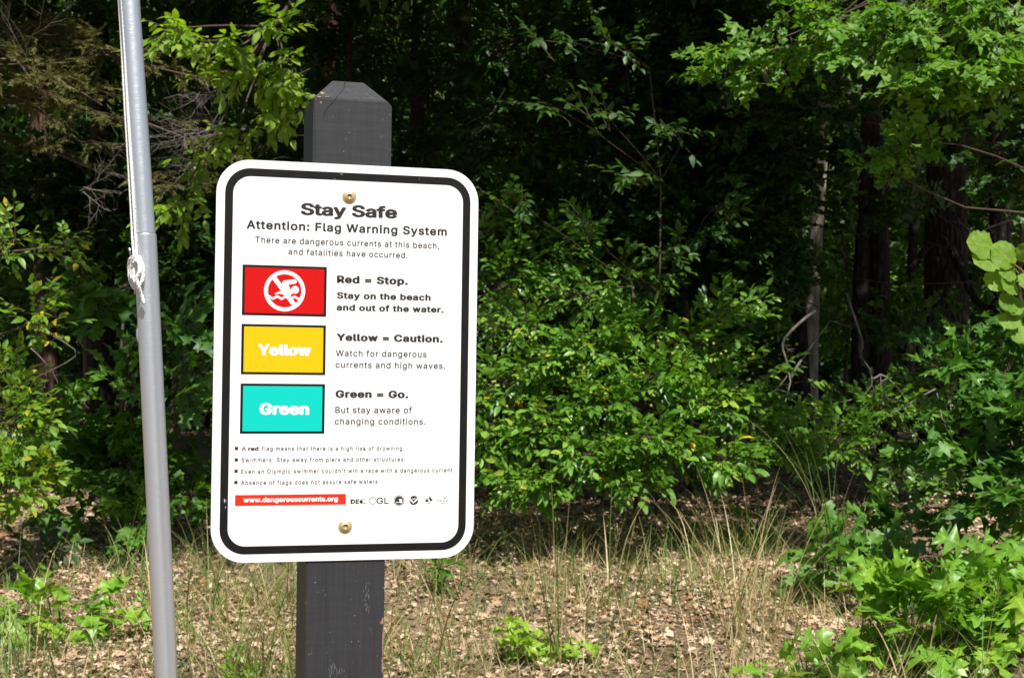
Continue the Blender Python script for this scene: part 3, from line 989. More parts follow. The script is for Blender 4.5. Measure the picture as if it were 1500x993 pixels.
def wave(x0, x1, yc, amp, per, th, ph):
    up_, dn = [], []
    for q in range(31):
        x_ = x0 + (x1 - x0) * q / 30
        yy = yc + amp * math.sin((x_ - x0) / per * 6.283 + ph)
        up_.append(zc(x_, yy - th / 2)); dn.append(zc(x_, yy + th / 2))
    return [[up_[q], up_[q + 1], dn[q + 1], dn[q]] for q in range(30)]


flat('water_line', wave(195, 860, 655, 22, 178, 52, -1.7), .32, W, fr)
# web address bar
bar = plate('address_bar', rr(126, 12.3, .1, 1, -63, -157.9), -.1, .14, M['sign_bar'], sign)
text('www.dangerouscurrents.org', -116.7, -9.1, -160.2, 5.6, W, .040, 1.06, z=.25, parent=bar)
# agency marks, left to right
mk_ = empty('agency_logos', (0, 0, 0)); mk_.parent = sign
text('DE', 5.6, 15.6, -163.4, 5.4, INK, .035, 1.05, parent=mk_)
flat('logo_mark', [circ(17.9, -160.9, 1.9, 16)], .15, INK, mk_)
ring_mesh('logo_ring', circ(19.9, -160.6, 2.9, 24), circ(19.9, -160.6, 2.45, 24), .0, .15, INK, mk_)
flat('logo_mark', [[(17.5, -163.3), (23.8, -163.3), (23.8, -162.8), (17.5, -162.8)]], .17, INK, mk_)
ring_mesh('logo_ring', circ(31.2, -159.9, 4.3, 32), circ(31.2, -159.9, 3.75, 32), .0, .15, INK, mk_)
flat('logo_mark', [[(27.9, -157.5), (31.5, -156.9), (33.2, -158.8), (31.4, -158.4)], [(32.6, -159.2), (33.6, -159.6), (33.4, -161.4), (32.8, -161)], [(29.8, -161.5), (30.9, -161.8), (30.5, -162.9)]], .15, M['fine_print'], mk_)
text('GL', 35.9, 50.4, -163.8, 7.4, INK, .01, 1.0, parent=mk_)
flat('logo_mark', [[(27 + q * 2.9, -165.9), (29 + q * 2.9, -165.9), (29 + q * 2.9, -165.4), (27 + q * 2.9, -165.4)] for q in range(8)], .15, M['fine_print'], mk_)
# round seal with a rim of small strokes
flat('seal_disc', [circ(62.4, -160.3, 4.9, 28)], .14, INK, mk_)
rim = []
for q in range(26):
    a_ = q / 26 * 6.283
    for_ = lambda rr_, da: (62.4 + rr_ * math.cos(a_ + da), -160.3 + rr_ * math.sin(a_ + da))
    rim.append([for_(5.2, -.07), for_(6.5, -.06), for_(6.5, .06), for_(5.2, .07)])
flat('seal_rim', rim, .15, INK, mk_)
flat('logo_mark', [[(58.8, -161.9), (63.2, -161.9), (63.2, -160.5), (62.0, -158.9), (63.2, -158.2), (65.0, -158.6), (66.1, -160.2), (66.1, -163.0), (63.6, -163.0), (63.2, -162.7), (58.8, -162.7)]], .18, W, mk_)
# disc with a soaring bird cut out
flat('seal_disc', [circ(79.9, -160.2, 5.3, 32)], .14, INK, mk_)
flat('logo_mark', [[(74.3, -157.0), (75.6, -157.4), (79.7, -161.9), (84.0, -157.2), (85.4, -156.8), (84.6, -159.6), (79.5, -163.9), (75.0, -160.2)], [(77.4, -157.6), (79.0, -158.2), (82.2, -157.6), (81.0, -158.9), (78.6, -158.9)]], .18, W, mk_)
# ring with a mountain split in two
ring_mesh('logo_ring', circ(97.7, -160.1, 6.1, 32), circ(97.7, -160.1, 5.8, 32), .0, .15, M['fine_print'], mk_)
flat('logo_mark', [[(93.0, -161.8), (95.6, -157.9), (98.2, -162.2)], [(97.2, -156.8), (99.5, -156.6), (102.4, -160.3), (99.9, -162.0)], [(95.4, -163.6), (100.4, -163.6), (98.0, -164.3)]], .15, INK, mk_)
flat('logo_mark', [[(114.2, -155.9), (114.7, -155.7), (116.8, -158.3), (119.3, -155.5), (119.8, -155.7), (116.9, -159.1)]], .15, INK, mk_)
flat('logo_mark', [[(109.0 + q * 1.85, -159.6 - (q % 3) * .3), (109.6 + q * 1.85, -159.6 - (q % 3) * .3), (110.2 + q * 1.85, -162.4), (109.6 + q * 1.85, -162.4)] for q in range(7)] + [[(112.6 + q * 1.5, -163.6), (113.5 + q * 1.5, -163.6), (113.5 + q * 1.5, -164.3), (112.6 + q * 1.5, -164.3)] for q in range(4)], .15, INK, mk_)
# three lines of print too fine to read
fp = []
for (x0, x1, yy) in ((-123.4, 120, -172.5), (-118.6, 116, -176.1), (-49, 47, -179.2)):
    x_ = x0
    while x_ < x1:
        w_ = random.uniform(1.5, 6)
        fp.append([(x_, yy - .22), (min(x1, x_ + w_), yy - .22), (min(x1, x_ + w_), yy + .22), (x_, yy + .22)])
        x_ += w_ + .9
fp.append([(115.7, -184.6), (119.0, -184.6), (119.0, -183.9), (115.7, -183.9)])
flat('fine_print', fp, .15, M['fine_print'], sign)
flat('scratch', [[(-138.3, -156), (-137.6, -155.6), (-137.2, -158), (-138.0, -161)], [(-136.4, -157), (-135.9, -157), (-136.2, -160), (-136.6, -159)], [(-136.9, -164.5), (-135.9, -164.8), (-136.3, -167)],
                 [(-13, 217), (-10, 217.4), (-9.5, 216.7)], [(-20, 211), (-18, 211.2), (-18.3, 210.5)], [(80, 216), (81, 216.3), (81, 215.7)]], .16, M['fine_print'], sign)

for (cx_, cy_) in ((-1.5, 191.6), (-.2, -189.2)):
    s_ = empty('screw', sp(cx_, cy_, 0)); s_.parent = sign
    bm = bmesh.new()
    # washer and pan head turned as one profile: (radius, height) in mm
    prof = [(8.0, 0), (8.0, .7), (7.6, 1.0), (5.6, 1.15), (5.5, 1.25), (5.4, 1.9), (4.8, 2.9), (3.9, 3.5), (2.9, 3.8), (2.7, 3.8), (2.4, 2.4), (.01, 2.3)]
    n_ = 40
    rings = []
    for (r_, z_) in prof:
        ring = []
        for q in range(n_):
            a_ = q / n_ * 6.28318
            k_ = 1.0
            if 2.2 < r_ < 2.75: k_ = 1 + .13 * math.cos(6 * a_)
            ring.append(bm.verts.new(sp(r_ * k_ * math.cos(a_), r_ * k_ * math.sin(a_), z_)))
        rings.append(ring)
    for ra, rb in zip(rings, rings[1:]):
        for q in range(n_):
            bm.faces.new((ra[q], ra[(q + 1) % n_], rb[(q + 1) % n_], rb[q]))
    bmesh.ops.recalc_face_normals(bm, faces=bm.faces)
    wsh = bm_obj('screw_head', bm, M['zinc'], s_, True)
    wsh.data.materials.append(M['recess'])
    for p_ in wsh.data.polygons:
        if p_.index >= n_ * 9: p_.material_index = 1

# ------------------------------------------------------------ flag pole, cleat and rope
am, N, L_ = new_mat('satin_aluminium')
out = N.new('ShaderNodeOutputMaterial'); b = N.new('ShaderNodeBsdfPrincipled')
b.inputs['Metallic'].default_value = .75; b.inputs['Roughness'].default_value = .35
tc = N.new('ShaderNodeTexCoord'); mp = N.new('ShaderNodeMapping'); mp.inputs['Scale'].default_value = (.04, .04, 1); L_.new(tc.outputs['Object'], mp.inputs[0])
n1 = N.new('ShaderNodeTexNoise'); n1.inputs['Scale'].default_value = 1600; n1.inputs['Detail'].default_value = 3; L_.new(mp.outputs[0], n1.inputs['Vector'])
n2 = N.new('ShaderNodeTexNoise'); n2.inputs['Scale'].default_value = 150; n2.inputs['Detail'].default_value = 2; L_.new(tc.outputs['Object'], n2.inputs['Vector'])
r = N.new('ShaderNodeValToRGB'); r.color_ramp.elements[0].position = .74; r.color_ramp.elements[1].position = .78
r.color_ramp.elements[0].color = (.70, .745, .80, 1); r.color_ramp.elements[1].color = (.9, .9, .9, 1); L_.new(n2.outputs[0], r.inputs[0])
L_.new(r.outputs[0], b.inputs['Base Color'])
bp = N.new('ShaderNodeBump'); bp.inputs['Strength'].default_value = .30; bp.inputs['Distance'].default_value = .0010
L_.new(n1.outputs[0], bp.inputs['Height']); L_.new(bp.outputs[0], b.inputs['Normal']); L_.new(b.outputs[0], out.inputs[0])
M['pole'] = am
M['rope'] = simple_mat('rope', (.86, .86, .83), .8, bump=(900, .8, .001))
M['cleat'] = simple_mat('cleat', (.55, .55, .55), .35, metal=1)
PY = 1.9
pole_bot = at(219 + (993 - 500) * .0487 + .0487 * 1500, 2493, PY)
pbase = at(243.2 + .0487 * 800, 1793, PY)
joint = at(212.3, 343, PY)
ptop = at(212.3 - .0672 * 900, -557, PY)
proot = empty('flag_pole', (pbase.x, pbase.y, pbase.z))
tag(proot, 'leaning satin aluminium flag pole with a joint and rope cleat at the left', 'flag pole')
PR = 33.3 / 2 * PY / FPX
PR2 = 30.4 / 2 * PY / FPX


def lathe_along(name, p0, p1, prof, mat, parent, n_=32):
    """prof: (distance from p0, radius)"""
    p0, p1 = Vector(p0), Vector(p1)
    ax = (p1 - p0).normalized()
    u_ = ax.cross(Vector((0, 1, 0))).normalized(); v_ = ax.cross(u_)
    bm = bmesh.new(); rings = []
    prof = [prof[0], (prof[0][0] + 1e-4, prof[0][1])] + [p for p in prof[1:-1] for p in ((p[0] - 1e-4, p[1]), p)] + [prof[-1]]
    for d_, r_ in prof:
        rings.append([bm.verts.new(p0 + ax * d_ + (u_ * math.cos(q / n_ * 6.28318) + v_ * math.sin(q / n_ * 6.28318)) * r_) for q in range(n_)])
    for ra, rb in zip(rings, rings[1:]):
        for q in range(n_): bm.faces.new((ra[q], ra[(q + 1) % n_], rb[(q + 1) % n_], rb[q]))
    bm.faces.new(rings[0]); bm.faces.new(rings[-1])
    bmesh.ops.recalc_face_normals(bm, faces=bm.faces)
    o_ = bm_obj(name, bm, mat, parent, True)
    return o_


off0 = Vector(pbase)
Ll = (joint - pbase).length
lathe_along('lower_tube', Vector((0, 0, 0)), joint - off0, [(-.75, PR), (Ll - .002, PR), (Ll - .0006, PR - .0004), (Ll, PR - .001), (Ll + .0001, PR2 * .9)], M['pole'], proot)
Lu = (ptop - joint).length
lathe_along('upper_tube', joint - off0, ptop - off0, [(.0, PR2), (Lu, PR2), (Lu + .01, PR2 * .6)], M['pole'], proot)
# bung in the lower tube
ax_l = (joint - pbase).normalized()
lathe_along('joint_seam', joint - off0 - ax_l * .0004, joint - off0 + ax_l * .0010, [(0, PR2 * 1.02), (.0007, PR2 * 1.025), (.0014, PR2 * 1.02)], simple_mat('seam', (.12, .12, .12), .6), proot)
c_ = at(205.5, 490, PY) - off0 + Vector((0, -.0015, 0))
bm = bmesh.new()
bmesh.ops.create_uvsphere(bm, u_segments=18, v_segments=10, radius=1)
for v_ in bm.verts: v_.co = Vector((v_.co.x * .0035, v_.co.y * .0055, v_.co.z * .0135))
rt = Matrix.Rotation(R(-52), 4, 'Z')
bm.transform(Matrix.Translation(c_) @ rt)
bm_obj('bung', bm, simple_mat('grey_bung', (.26, .26, .27), .6), proot, True)

cl = Tubes()


def P_(px, py, dy=0.0): return at(px, py, PY + dy) - off0


cl.add([P_(189.0, 363), P_(190.6, 368), P_(193.2, 380), P_(196, 398), P_(197.6, 412), P_(198, 425), P_(198.2, 431)], [.0020, .0017, .0016, .0022, .0017, .0015, .0019], 10)
cl.add([P_(195, 390), P_(203, 391, .002)], [.003, .0035], 8)
cl.add([P_(196.5, 405), P_(204, 406, .002)], [.003, .0035], 8)
cl.build('cleat', M['cleat'], proot)

rp = empty('rope', (P_(205, 410) + off0))
tag(rp, 'white braided rope wound on the pole cleat with a hanging loose end', 'rope')
ro = Vector(rp.location)
def S2(pts, dys): return [at(x_, y_, PY + d_) - ro for (x_, y_), d_ in zip(pts, dys)]


def smooth_path(pts, k=5):
    out_ = []
    n_ = len(pts)
    for i_ in range(n_ - 1):
        p0, p1, p2, p3 = pts[max(0, i_ - 1)], pts[i_], pts[i_ + 1], pts[min(n_ - 1, i_ + 2)]
        for q in range(k):
            t = q / k
            out_.append(.5 * ((2 * p1) + (p2 - p0) * t + (2 * p0 - 5 * p1 + 4 * p2 - p3) * t * t + (3 * p1 - p0 - 3 * p2 + p3) * t ** 3))
    out_.append(pts[-1])
    return out_


def braided(pts, r_):
    """rope with two twisting strands standing proud"""
    tb_ = Tubes()
    L_p = smooth_path(pts, 6)
    dense = []
    for a_, b_ in zip(L_p, L_p[1:]):
        k_ = max(1, int((b_ - a_).length / (r_ * 1.2)))
        for q in range(k_): dense.append(a_.lerp(b_, q / k_))
    dense.append(L_p[-1])
    D_ = np.array([tuple(p) for p in dense])
    tn = norm(np.gradient(D_, axis=0)); u_ = norm(np.cross(tn, [0, 1, .05])); v_ = np.cross(tn, u_)
    for st_ in range(3):
        ph_ = np.arange(len(D_)) * .75 + st_ * 2.094
        Q = D_ + (u_ * np.cos(ph_)[:, None] + v_ * np.sin(ph_)[:, None]) * r_ * .42
        tb_.add(Q, np.full(len(Q), r_ * .62), 7)
    return tb_


RR = .0018
up1 = [at(212.3 - 18 - .0672 * 900 + 0, -557, PY - .002) - ro, at(171.5, -40, PY - .002) - ro, at(182.5, 150, PY - .003) - ro, at(191.0, 290, PY - .004) - ro, at(194.0, 350, PY - .008) - ro, at(196.5, 376, PY - .016) - ro]
up2 = [at(212.3 - 14.5 - .0672 * 900, -557, PY - .008) - ro, at(175.5, -40, PY - .010) - ro, at(186.5, 150, PY - .011) - ro, at(195.0, 290, PY - .012) - ro, at(198.5, 350, PY - .014) - ro, at(200.5, 376, PY - .018) - ro]
braided(up1, RR).build('hoisting_line', M['rope'], rp)
braided(up2, RR).build('hoisting_line', M['rope'], rp)
w1 = S2([(200, 374), (190, 380), (188.5, 395), (191, 412), (196, 422), (200, 415), (206, 395), (205, 380), (198, 377), (192, 386), (192, 404), (199, 420), (207, 414), (210, 398), (207, 382), (203, 376), (197, 384), (196, 402), (200, 416)],
        [-.018, -.010, -.004, -.006, -.014, -.022, -.026, -.024, -.020, -.014, -.012, -.020, -.024, -.024, -.024, -.022, -.026, -.026, -.028])
braided(w1, .0021).build('cleat_winding', M['rope'], rp)
w2 = S2([(203, 377), (209, 390), (209.5, 405), (204, 417), (197, 411), (194, 396), (197, 383), (203, 384), (204, 398), (200, 408), (203, 420), (207, 432), (211, 445)],
        [-.020, -.024, -.024, -.028, -.026, -.024, -.030, -.032, -.034, -.034, -.032, -.026, -.024])
braided(w2, .0026).build('loose_end', M['rope'], rp)

# ------------------------------------------------------------ trees: trunks in view, crowns overhead
def crown_cloud(lv, pads, leaf, per):
    """clustered leaves in big overhead pads"""
    for (c, rad, m) in pads:
        P, d = in_ellipsoid(m, c, rad, .2)
        Dv = d * .8 + np.array([0, -.3, .05]) + RNG.normal(size=d.shape) * .4
        sprays(lv, None, P, Dv, RNG.uniform(.3, .6, m), per, leaf, .45, .35)


def tree(name, label, pxb, Y, r0, pxt, bark, crown, lean_h=3.5, forks=None, kind='simple', mat='leaf_dark', group=None, leaf=.13, per=10, bumps=None, limb_r=.05):
    c = at(pxb, 560, Y); base = Vector((c.x, Y, gz(c.x, Y)))
    tp = at(pxt, 0, Y)
    sl = (tp.x - c.x) / (tp.z - at(0, 560, Y).z)
    root = empty(name, base)
    tag(root, label, 'tree', group)
    H = 9.0
    pts, rad = [], []
    ph = random.uniform(0, 6)
    for q in range(15):
        t = q / 14
        z = -.15 + t * H
        fl = 1 + .55 * math.exp(-max(0, z) * 3.5)
        pts.append(base + Vector((sl * (z - (at(0, 560, Y).z - base.z)) + .03 * math.sin(ph + z * 1.1), .04 * math.sin(ph * 2 + z * .8), z)))
        rad.append(r0 * fl * (1 - .55 * t))
    st = Tubes(); st.add(pts, rad, 20)
    st.build('trunk', M[bark], root, base)
    lb = Tubes(); lv = Leaves()
    for (cc, rr_, m) in crown:
        cc = Vector(cc)
        hz = max(2.2, cc.z - .6)
        near = min(pts, key=lambda q: abs(q.z - hz))
        bp_ = curve_pts(near, cc, 8, .08)
        lb.add(bp_, [limb_r * (1.2 - .12 * q) for q in range(8)], 7, cap=False)
        for q in range(6):
            e_ = cc + Vector((random.uniform(-1, 1) * rr_[0], random.uniform(-1, 1) * rr_[1], random.uniform(-.7, .7) * rr_[2])) * .8
            lb.add(curve_pts(bp_[random.randint(3, 7)], e_, 5, .08), [limb_r * .35 * (1 - .17 * w_) for w_ in range(5)], 5, cap=False)
    for f_ in (forks or []):
        fk = Tubes(); fk.add(smooth_path([Vector(p) for p in f_[0]], 4), np.interp(np.linspace(0, 1, 4 * (len(f_[0]) - 1) + 1), np.linspace(0, 1, len(f_[1])), f_[1]), 10)
        fk.build('limb', M[bark], root, base)
    if not lb.empty(): lb.build('limb', M[bark], root, base)
    if crown:
        crown_cloud(lv, crown, leaf, per)
        P, D, Nn, S, Tn = lv.arrays()
        f = link('crown', leaf_mesh('crown', kind, P, D, Nn, S, Tn, base), root, M[mat]); f['kind'] = 'stuff'
    return root


G = 'forest trees behind the beach edge'
tree('tree', 'pale grey slender trunk standing alone in the dark gap at right', 1192, 12.5, .068, 1211, 'bark_pale', [((2.9, 10.5, 5.6), (1.4, 1.5, 1.0), 260), ((3.2, 11.5, 7.4), (1.6, 1.6, 1.2), 200)])
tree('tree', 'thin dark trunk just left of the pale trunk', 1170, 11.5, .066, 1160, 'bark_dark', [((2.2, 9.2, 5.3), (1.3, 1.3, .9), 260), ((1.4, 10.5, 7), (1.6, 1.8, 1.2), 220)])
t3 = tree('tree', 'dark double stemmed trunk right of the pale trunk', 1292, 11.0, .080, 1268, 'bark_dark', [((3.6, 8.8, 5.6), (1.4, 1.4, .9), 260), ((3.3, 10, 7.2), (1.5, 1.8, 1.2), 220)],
          forks=[([at(1262, 570, 11.02), at(1262, 420, 11.02), at(1268, 300, 11.05), at(1272, 150, 11.0), at(1278, -30, 11)], [.085, .07, .06, .055, .05]),
                 ([at(1272, 310, 11.0), at(1310, 260, 10.9), at(1340, 235, 10.7)], [.035, .028, .02]),
                 ([at(1262, 290, 11.0), at(1215, 300, 11.1), at(1165, 285, 11.1), at(1120, 275, 11)], [.03, .024, .02, .012])])
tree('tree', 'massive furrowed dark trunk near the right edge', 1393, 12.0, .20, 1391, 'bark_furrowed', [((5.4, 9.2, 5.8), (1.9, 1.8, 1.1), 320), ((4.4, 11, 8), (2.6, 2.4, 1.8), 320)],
     forks=[([at(1330, 400, 11.7), at(1380, 350, 11.6), at(1430, 440, 11.3), at(1460, 450, 11.1)], [.02, .035, .03, .02])])
tree('tree', 'dark leaning trunk at the far right edge behind the poplar twig', 1475, 14.5, .12, 1440, 'bark_dark', [((6.4, 12, 6.0), (1.8, 1.8, 1.3), 220)])
tree('tree', 'thin dark stem between double trunk and massive trunk', 1338, 14.0, .055, 1340, 'bark_dark', [((4.2, 13, 6.2), (1.6, 1.6, 1.2), 180)])
tree('tree', 'reddish brown trunk rising directly behind the post top', 487, 12.0, .085, 486, 'bark_red', [((-1.6, 11, 5.4), (1.6, 1.6, 1.0), 240), ((-1.2, 12, 7.5), (2.0, 2.0, 1.5), 200)])
tree('tree', 'broad dark trunk just right of the post top', 684, 12.5, .135, 678, 'bark_dark', [((-.4, 10, 5.2), (1.7, 1.6, 1.0), 280), ((.4, 11.5, 7.4), (2.0, 2.0, 1.5), 240)])
tree('tree', 'dark trunk half hidden between post and broad trunk', 622, 14.0, .12, 620, 'bark_dark', [((-1.0, 13, 6.4), (1.8, 1.8, 1.3), 200)])
tree('tree', 'brown trunk glimpsed behind conifer boughs at far left', 68, 13.0, .10, 62, 'bark_red', [((-4.2, 11, 5.6), (1.8, 1.8, 1.2), 260), ((-3.6, 12.5, 7.4), (2.0, 2.0, 1.5), 220)])
tree('tree', 'dark trunk crossing the shaded foliage left of the sign', 290, 13.5, .11, 300, 'bark_dark', [((-3.0, 12, 6.8), (1.9, 1.9, 1.3), 220)])

# big overhanging oaks added for shade; their unseen crowns darken the forest edge
tree('tree', 'large overhanging tree, its unseen crown added to shade the forest edge', 900, 10.6, .10, 905, 'bark_dark',
     [((.3, 8.2, 4.75), (1.1, .9, .65), 240), ((1.5, 8.0, 4.7), (1.0, .8, .6), 240), ((.9, 7.6, 6.0), (1.6, 1.0, .8), 230), ((2.6, 8.0, 4.9), (1.0, .8, .6), 240), ((-.9, 8.7, 4.8), (.9, .8, .6), 260), ((3.9, 8.0, 5.0), (1.1, .9, .7), 400), ((2.8, 7.2, 6.2), (1.6, 1.0, .8), 230), ((.8, 9.8, 5.2), (2.4, 1.0, .8), 240), ((3.8, 9.4, 5.6), (1.6, 1.0, .8), 300)],
     leaf=.12, per=10)
tree('tree', 'overhanging tree, its unseen crown added to shade the left bushes', 150, 11.0, .10, 140, 'bark_dark',
     [((-.7, 5.45, 4.9), (.7, .3, .35), 120), ((-2.4, 8.4, 4.75), (1.2, .5, .6), 240), ((-3.6, 8.3, 4.8), (1.0, .7, .6), 300), ((-2.6, 9.5, 5.2), (1.2, .9, .7), 260), ((-1.7, 9.6, 5.0), (.9, .8, .6), 220), ((-4.6, 8.4, 5.4), (1.2, 1.0, .8), 260)], leaf=.12, per=10)  # foremost pad is an added bough, placed to shadow the bushes behind the pole

# ------------------------------------------------------------ far woods: one mass behind the trunks
lv = Leaves()
for q in range(480):
    Y = random.uniform(14.5, 26)
    px = random.uniform(-200, 1700); py = random.uniform(-150, 560)
    c = at(px, py, Y)
    P, d = in_ellipsoid(30, c, (1.1, .9, .6), .1)
    sprays(lv, None, P, d * .8 + np.array([0, -.3, .1]), RNG.uniform(.3, .6, 30), 9, .14, .55, .3)
for q in range(110):
    Y = random.uniform(14, 22)
    c = at(random.uniform(-200, 1700), 560, Y); c.z = gz(0, Y) + random.uniform(.1, .8)
    P, d = in_ellipsoid(30, c, (1.1, .9, .45), .1)
    sprays(lv, None, P, d * .8 + np.array([0, -.3, .1]), RNG.uniform(.3, .6, 30), 9, .13, .55, .3)
P, D, Nn, S, Tn = lv.arrays()
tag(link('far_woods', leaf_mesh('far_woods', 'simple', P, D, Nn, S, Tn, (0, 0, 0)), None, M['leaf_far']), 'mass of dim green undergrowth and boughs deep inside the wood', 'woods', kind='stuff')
ft = Tubes()
for q in range(20):
    Y = random.uniform(17, 30); x = random.uniform(-.5, .5) * Y
    z0 = gz(x, Y) - .2
    l_ = random.uniform(-.06, .06)
    ft.add([Vector((x + l_ * h_, Y, z0 + h_)) for h_ in (0, 2, 4, 7, 11)], [random.uniform(.06, .2) * (1 - .1 * w_) for w_ in range(5)], 9)
tag(ft.build('far_trunks', M['bark_dark']), 'many dim trunks standing deep inside the wood', 'woods', kind='stuff')
lv = Leaves()
for q in range(640):
    Y = random.uniform(25, 42)
    c = Vector((random.uniform(-.6, .6) * Y, Y, random.uniform(.8, 12)))
    P, d = in_ellipsoid(34, c, (2.2, 1.6, 1.5), .1)
    sprays(lv, None, P, d * .8, RNG.uniform(.5, .9, 34), 5, .42, .3, .3)
P, D, Nn, S, Tn = lv.arrays()
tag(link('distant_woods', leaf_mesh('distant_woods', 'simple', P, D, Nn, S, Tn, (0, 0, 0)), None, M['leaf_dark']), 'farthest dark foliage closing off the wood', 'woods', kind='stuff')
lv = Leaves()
for q in range(330):                      # canopy added over the wood to keep its inside dark
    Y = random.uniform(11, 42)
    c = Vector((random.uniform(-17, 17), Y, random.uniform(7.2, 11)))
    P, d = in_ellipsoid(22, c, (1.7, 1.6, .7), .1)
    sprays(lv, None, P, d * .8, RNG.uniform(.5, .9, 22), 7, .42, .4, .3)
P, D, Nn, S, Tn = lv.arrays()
tag(link('shade_canopy', leaf_mesh('shade_canopy', 'simple', P, D, Nn, S, Tn, (0, 0, 0)), None, M['leaf_dark']), 'high leaf canopy added over the wood to shade its inside', 'woods', kind='stuff')

# ------------------------------------------------------------ understorey wall: saplings in shade
def stem_to(px, Y, z_top, n_=5, wob=.05, py=560, lean=0):
    c = at(px, py, Y); b_ = Vector((c.x, Y, gz(c.x, Y)))
    return b_, [b_ + Vector((lean * t + random.uniform(-wob, wob) * (t > 0), random.uniform(-wob, wob) * (t > 0), t * (z_top - b_.z) - .05 * (t == 0))) for t in [q / (n_ - 1) for q in range(n_)]]


def pads_px(lst, k=1.0):
    return [(at(px, py, Y), (w * Y / FPX, dp, h_ * Y / FPX), int(m * k)) for (px, py, Y, w, h_, dp, m) in lst]


SG = 'shaded saplings closing the forest edge'
def sapling(label, px, Y, ztop, pads, kind='oval', mat='leaf_dark', leaf=.075, single=0, **kw):
    b_, st = stem_to(px, Y, ztop)
    return plant('sapling', label, 'tree', b_, pads_px(pads, 1.9), kind, mat, 'twig', st, leaf=leaf, single=single, group=SG, stem_r=.022, branch_r=.007, **kw)


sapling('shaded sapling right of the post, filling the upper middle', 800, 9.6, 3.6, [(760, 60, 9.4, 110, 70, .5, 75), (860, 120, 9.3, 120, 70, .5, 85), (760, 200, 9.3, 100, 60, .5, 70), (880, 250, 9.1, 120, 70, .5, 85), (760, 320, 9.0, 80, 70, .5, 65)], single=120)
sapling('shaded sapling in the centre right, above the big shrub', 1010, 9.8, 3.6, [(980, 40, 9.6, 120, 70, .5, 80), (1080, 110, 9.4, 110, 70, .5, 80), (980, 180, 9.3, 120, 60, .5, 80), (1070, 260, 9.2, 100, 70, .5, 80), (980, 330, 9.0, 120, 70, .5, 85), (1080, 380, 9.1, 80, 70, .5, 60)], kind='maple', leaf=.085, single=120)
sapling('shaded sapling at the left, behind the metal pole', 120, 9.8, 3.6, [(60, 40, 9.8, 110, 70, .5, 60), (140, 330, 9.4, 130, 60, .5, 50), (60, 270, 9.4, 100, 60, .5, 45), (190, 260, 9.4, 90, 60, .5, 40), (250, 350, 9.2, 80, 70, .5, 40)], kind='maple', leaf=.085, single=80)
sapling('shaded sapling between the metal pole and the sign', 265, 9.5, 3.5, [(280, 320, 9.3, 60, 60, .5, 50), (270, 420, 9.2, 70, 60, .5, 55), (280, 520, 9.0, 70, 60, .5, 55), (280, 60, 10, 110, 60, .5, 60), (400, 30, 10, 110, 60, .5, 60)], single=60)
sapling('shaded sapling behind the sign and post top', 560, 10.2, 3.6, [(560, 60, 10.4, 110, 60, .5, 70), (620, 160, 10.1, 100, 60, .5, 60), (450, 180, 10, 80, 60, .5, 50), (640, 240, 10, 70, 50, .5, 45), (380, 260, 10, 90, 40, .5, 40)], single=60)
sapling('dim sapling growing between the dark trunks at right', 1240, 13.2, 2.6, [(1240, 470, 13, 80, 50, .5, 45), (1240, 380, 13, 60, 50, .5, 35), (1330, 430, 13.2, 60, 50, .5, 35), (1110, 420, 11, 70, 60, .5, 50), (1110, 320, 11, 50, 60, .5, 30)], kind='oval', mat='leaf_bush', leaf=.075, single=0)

# ------------------------------------------------------------ the big shrub right of the sign
b_, st = stem_to(930, 8.2, 1.9)
shrub = plant('shrub', 'large sunlit green shrub spreading right of the sign', 'shrub', b_,
      pads_px([(745, 470, 8.1, 60, 35, .3, 42), (735, 560, 7.7, 60, 32, .25, 50), (800, 530, 7.8, 50, 26, .25, 40), (860, 510, 7.7, 55, 26, .25, 46), (730, 640, 7.5, 50, 28, .22, 44), (800, 620, 7.5, 55, 26, .22, 46), (770, 705, 7.3, 60, 26, .22, 46),
               (930, 480, 7.9, 55, 28, .25, 40), (880, 585, 7.5, 60, 26, .22, 50), (960, 550, 7.6, 55, 28, .22, 48), (870, 665, 7.3, 60, 24, .22, 46), (955, 640, 7.3, 60, 26, .22, 50), (1030, 500, 7.9, 50, 26, .25, 34), (1040, 590, 7.6, 55, 26, .22, 46), (1050, 665, 7.4, 60, 22, .22, 44),
               (930, 705, 7.2, 50, 20, .2, 30), (1120, 600, 7.7, 45, 26, .22, 34), (1160, 650, 7.7, 40, 22, .2, 22), (1075, 450, 8.2, 50, 24, .25, 24), (850, 430, 8.3, 70, 28, .3, 34), (960, 600, 8.7, 260, 110, .3, 170)]),
      'oval', 'leaf_bush', 'twig', st, leaf=.062, n=9, slen=.24, tint=.5, single=300, stem_r=.02, yellow=.006)
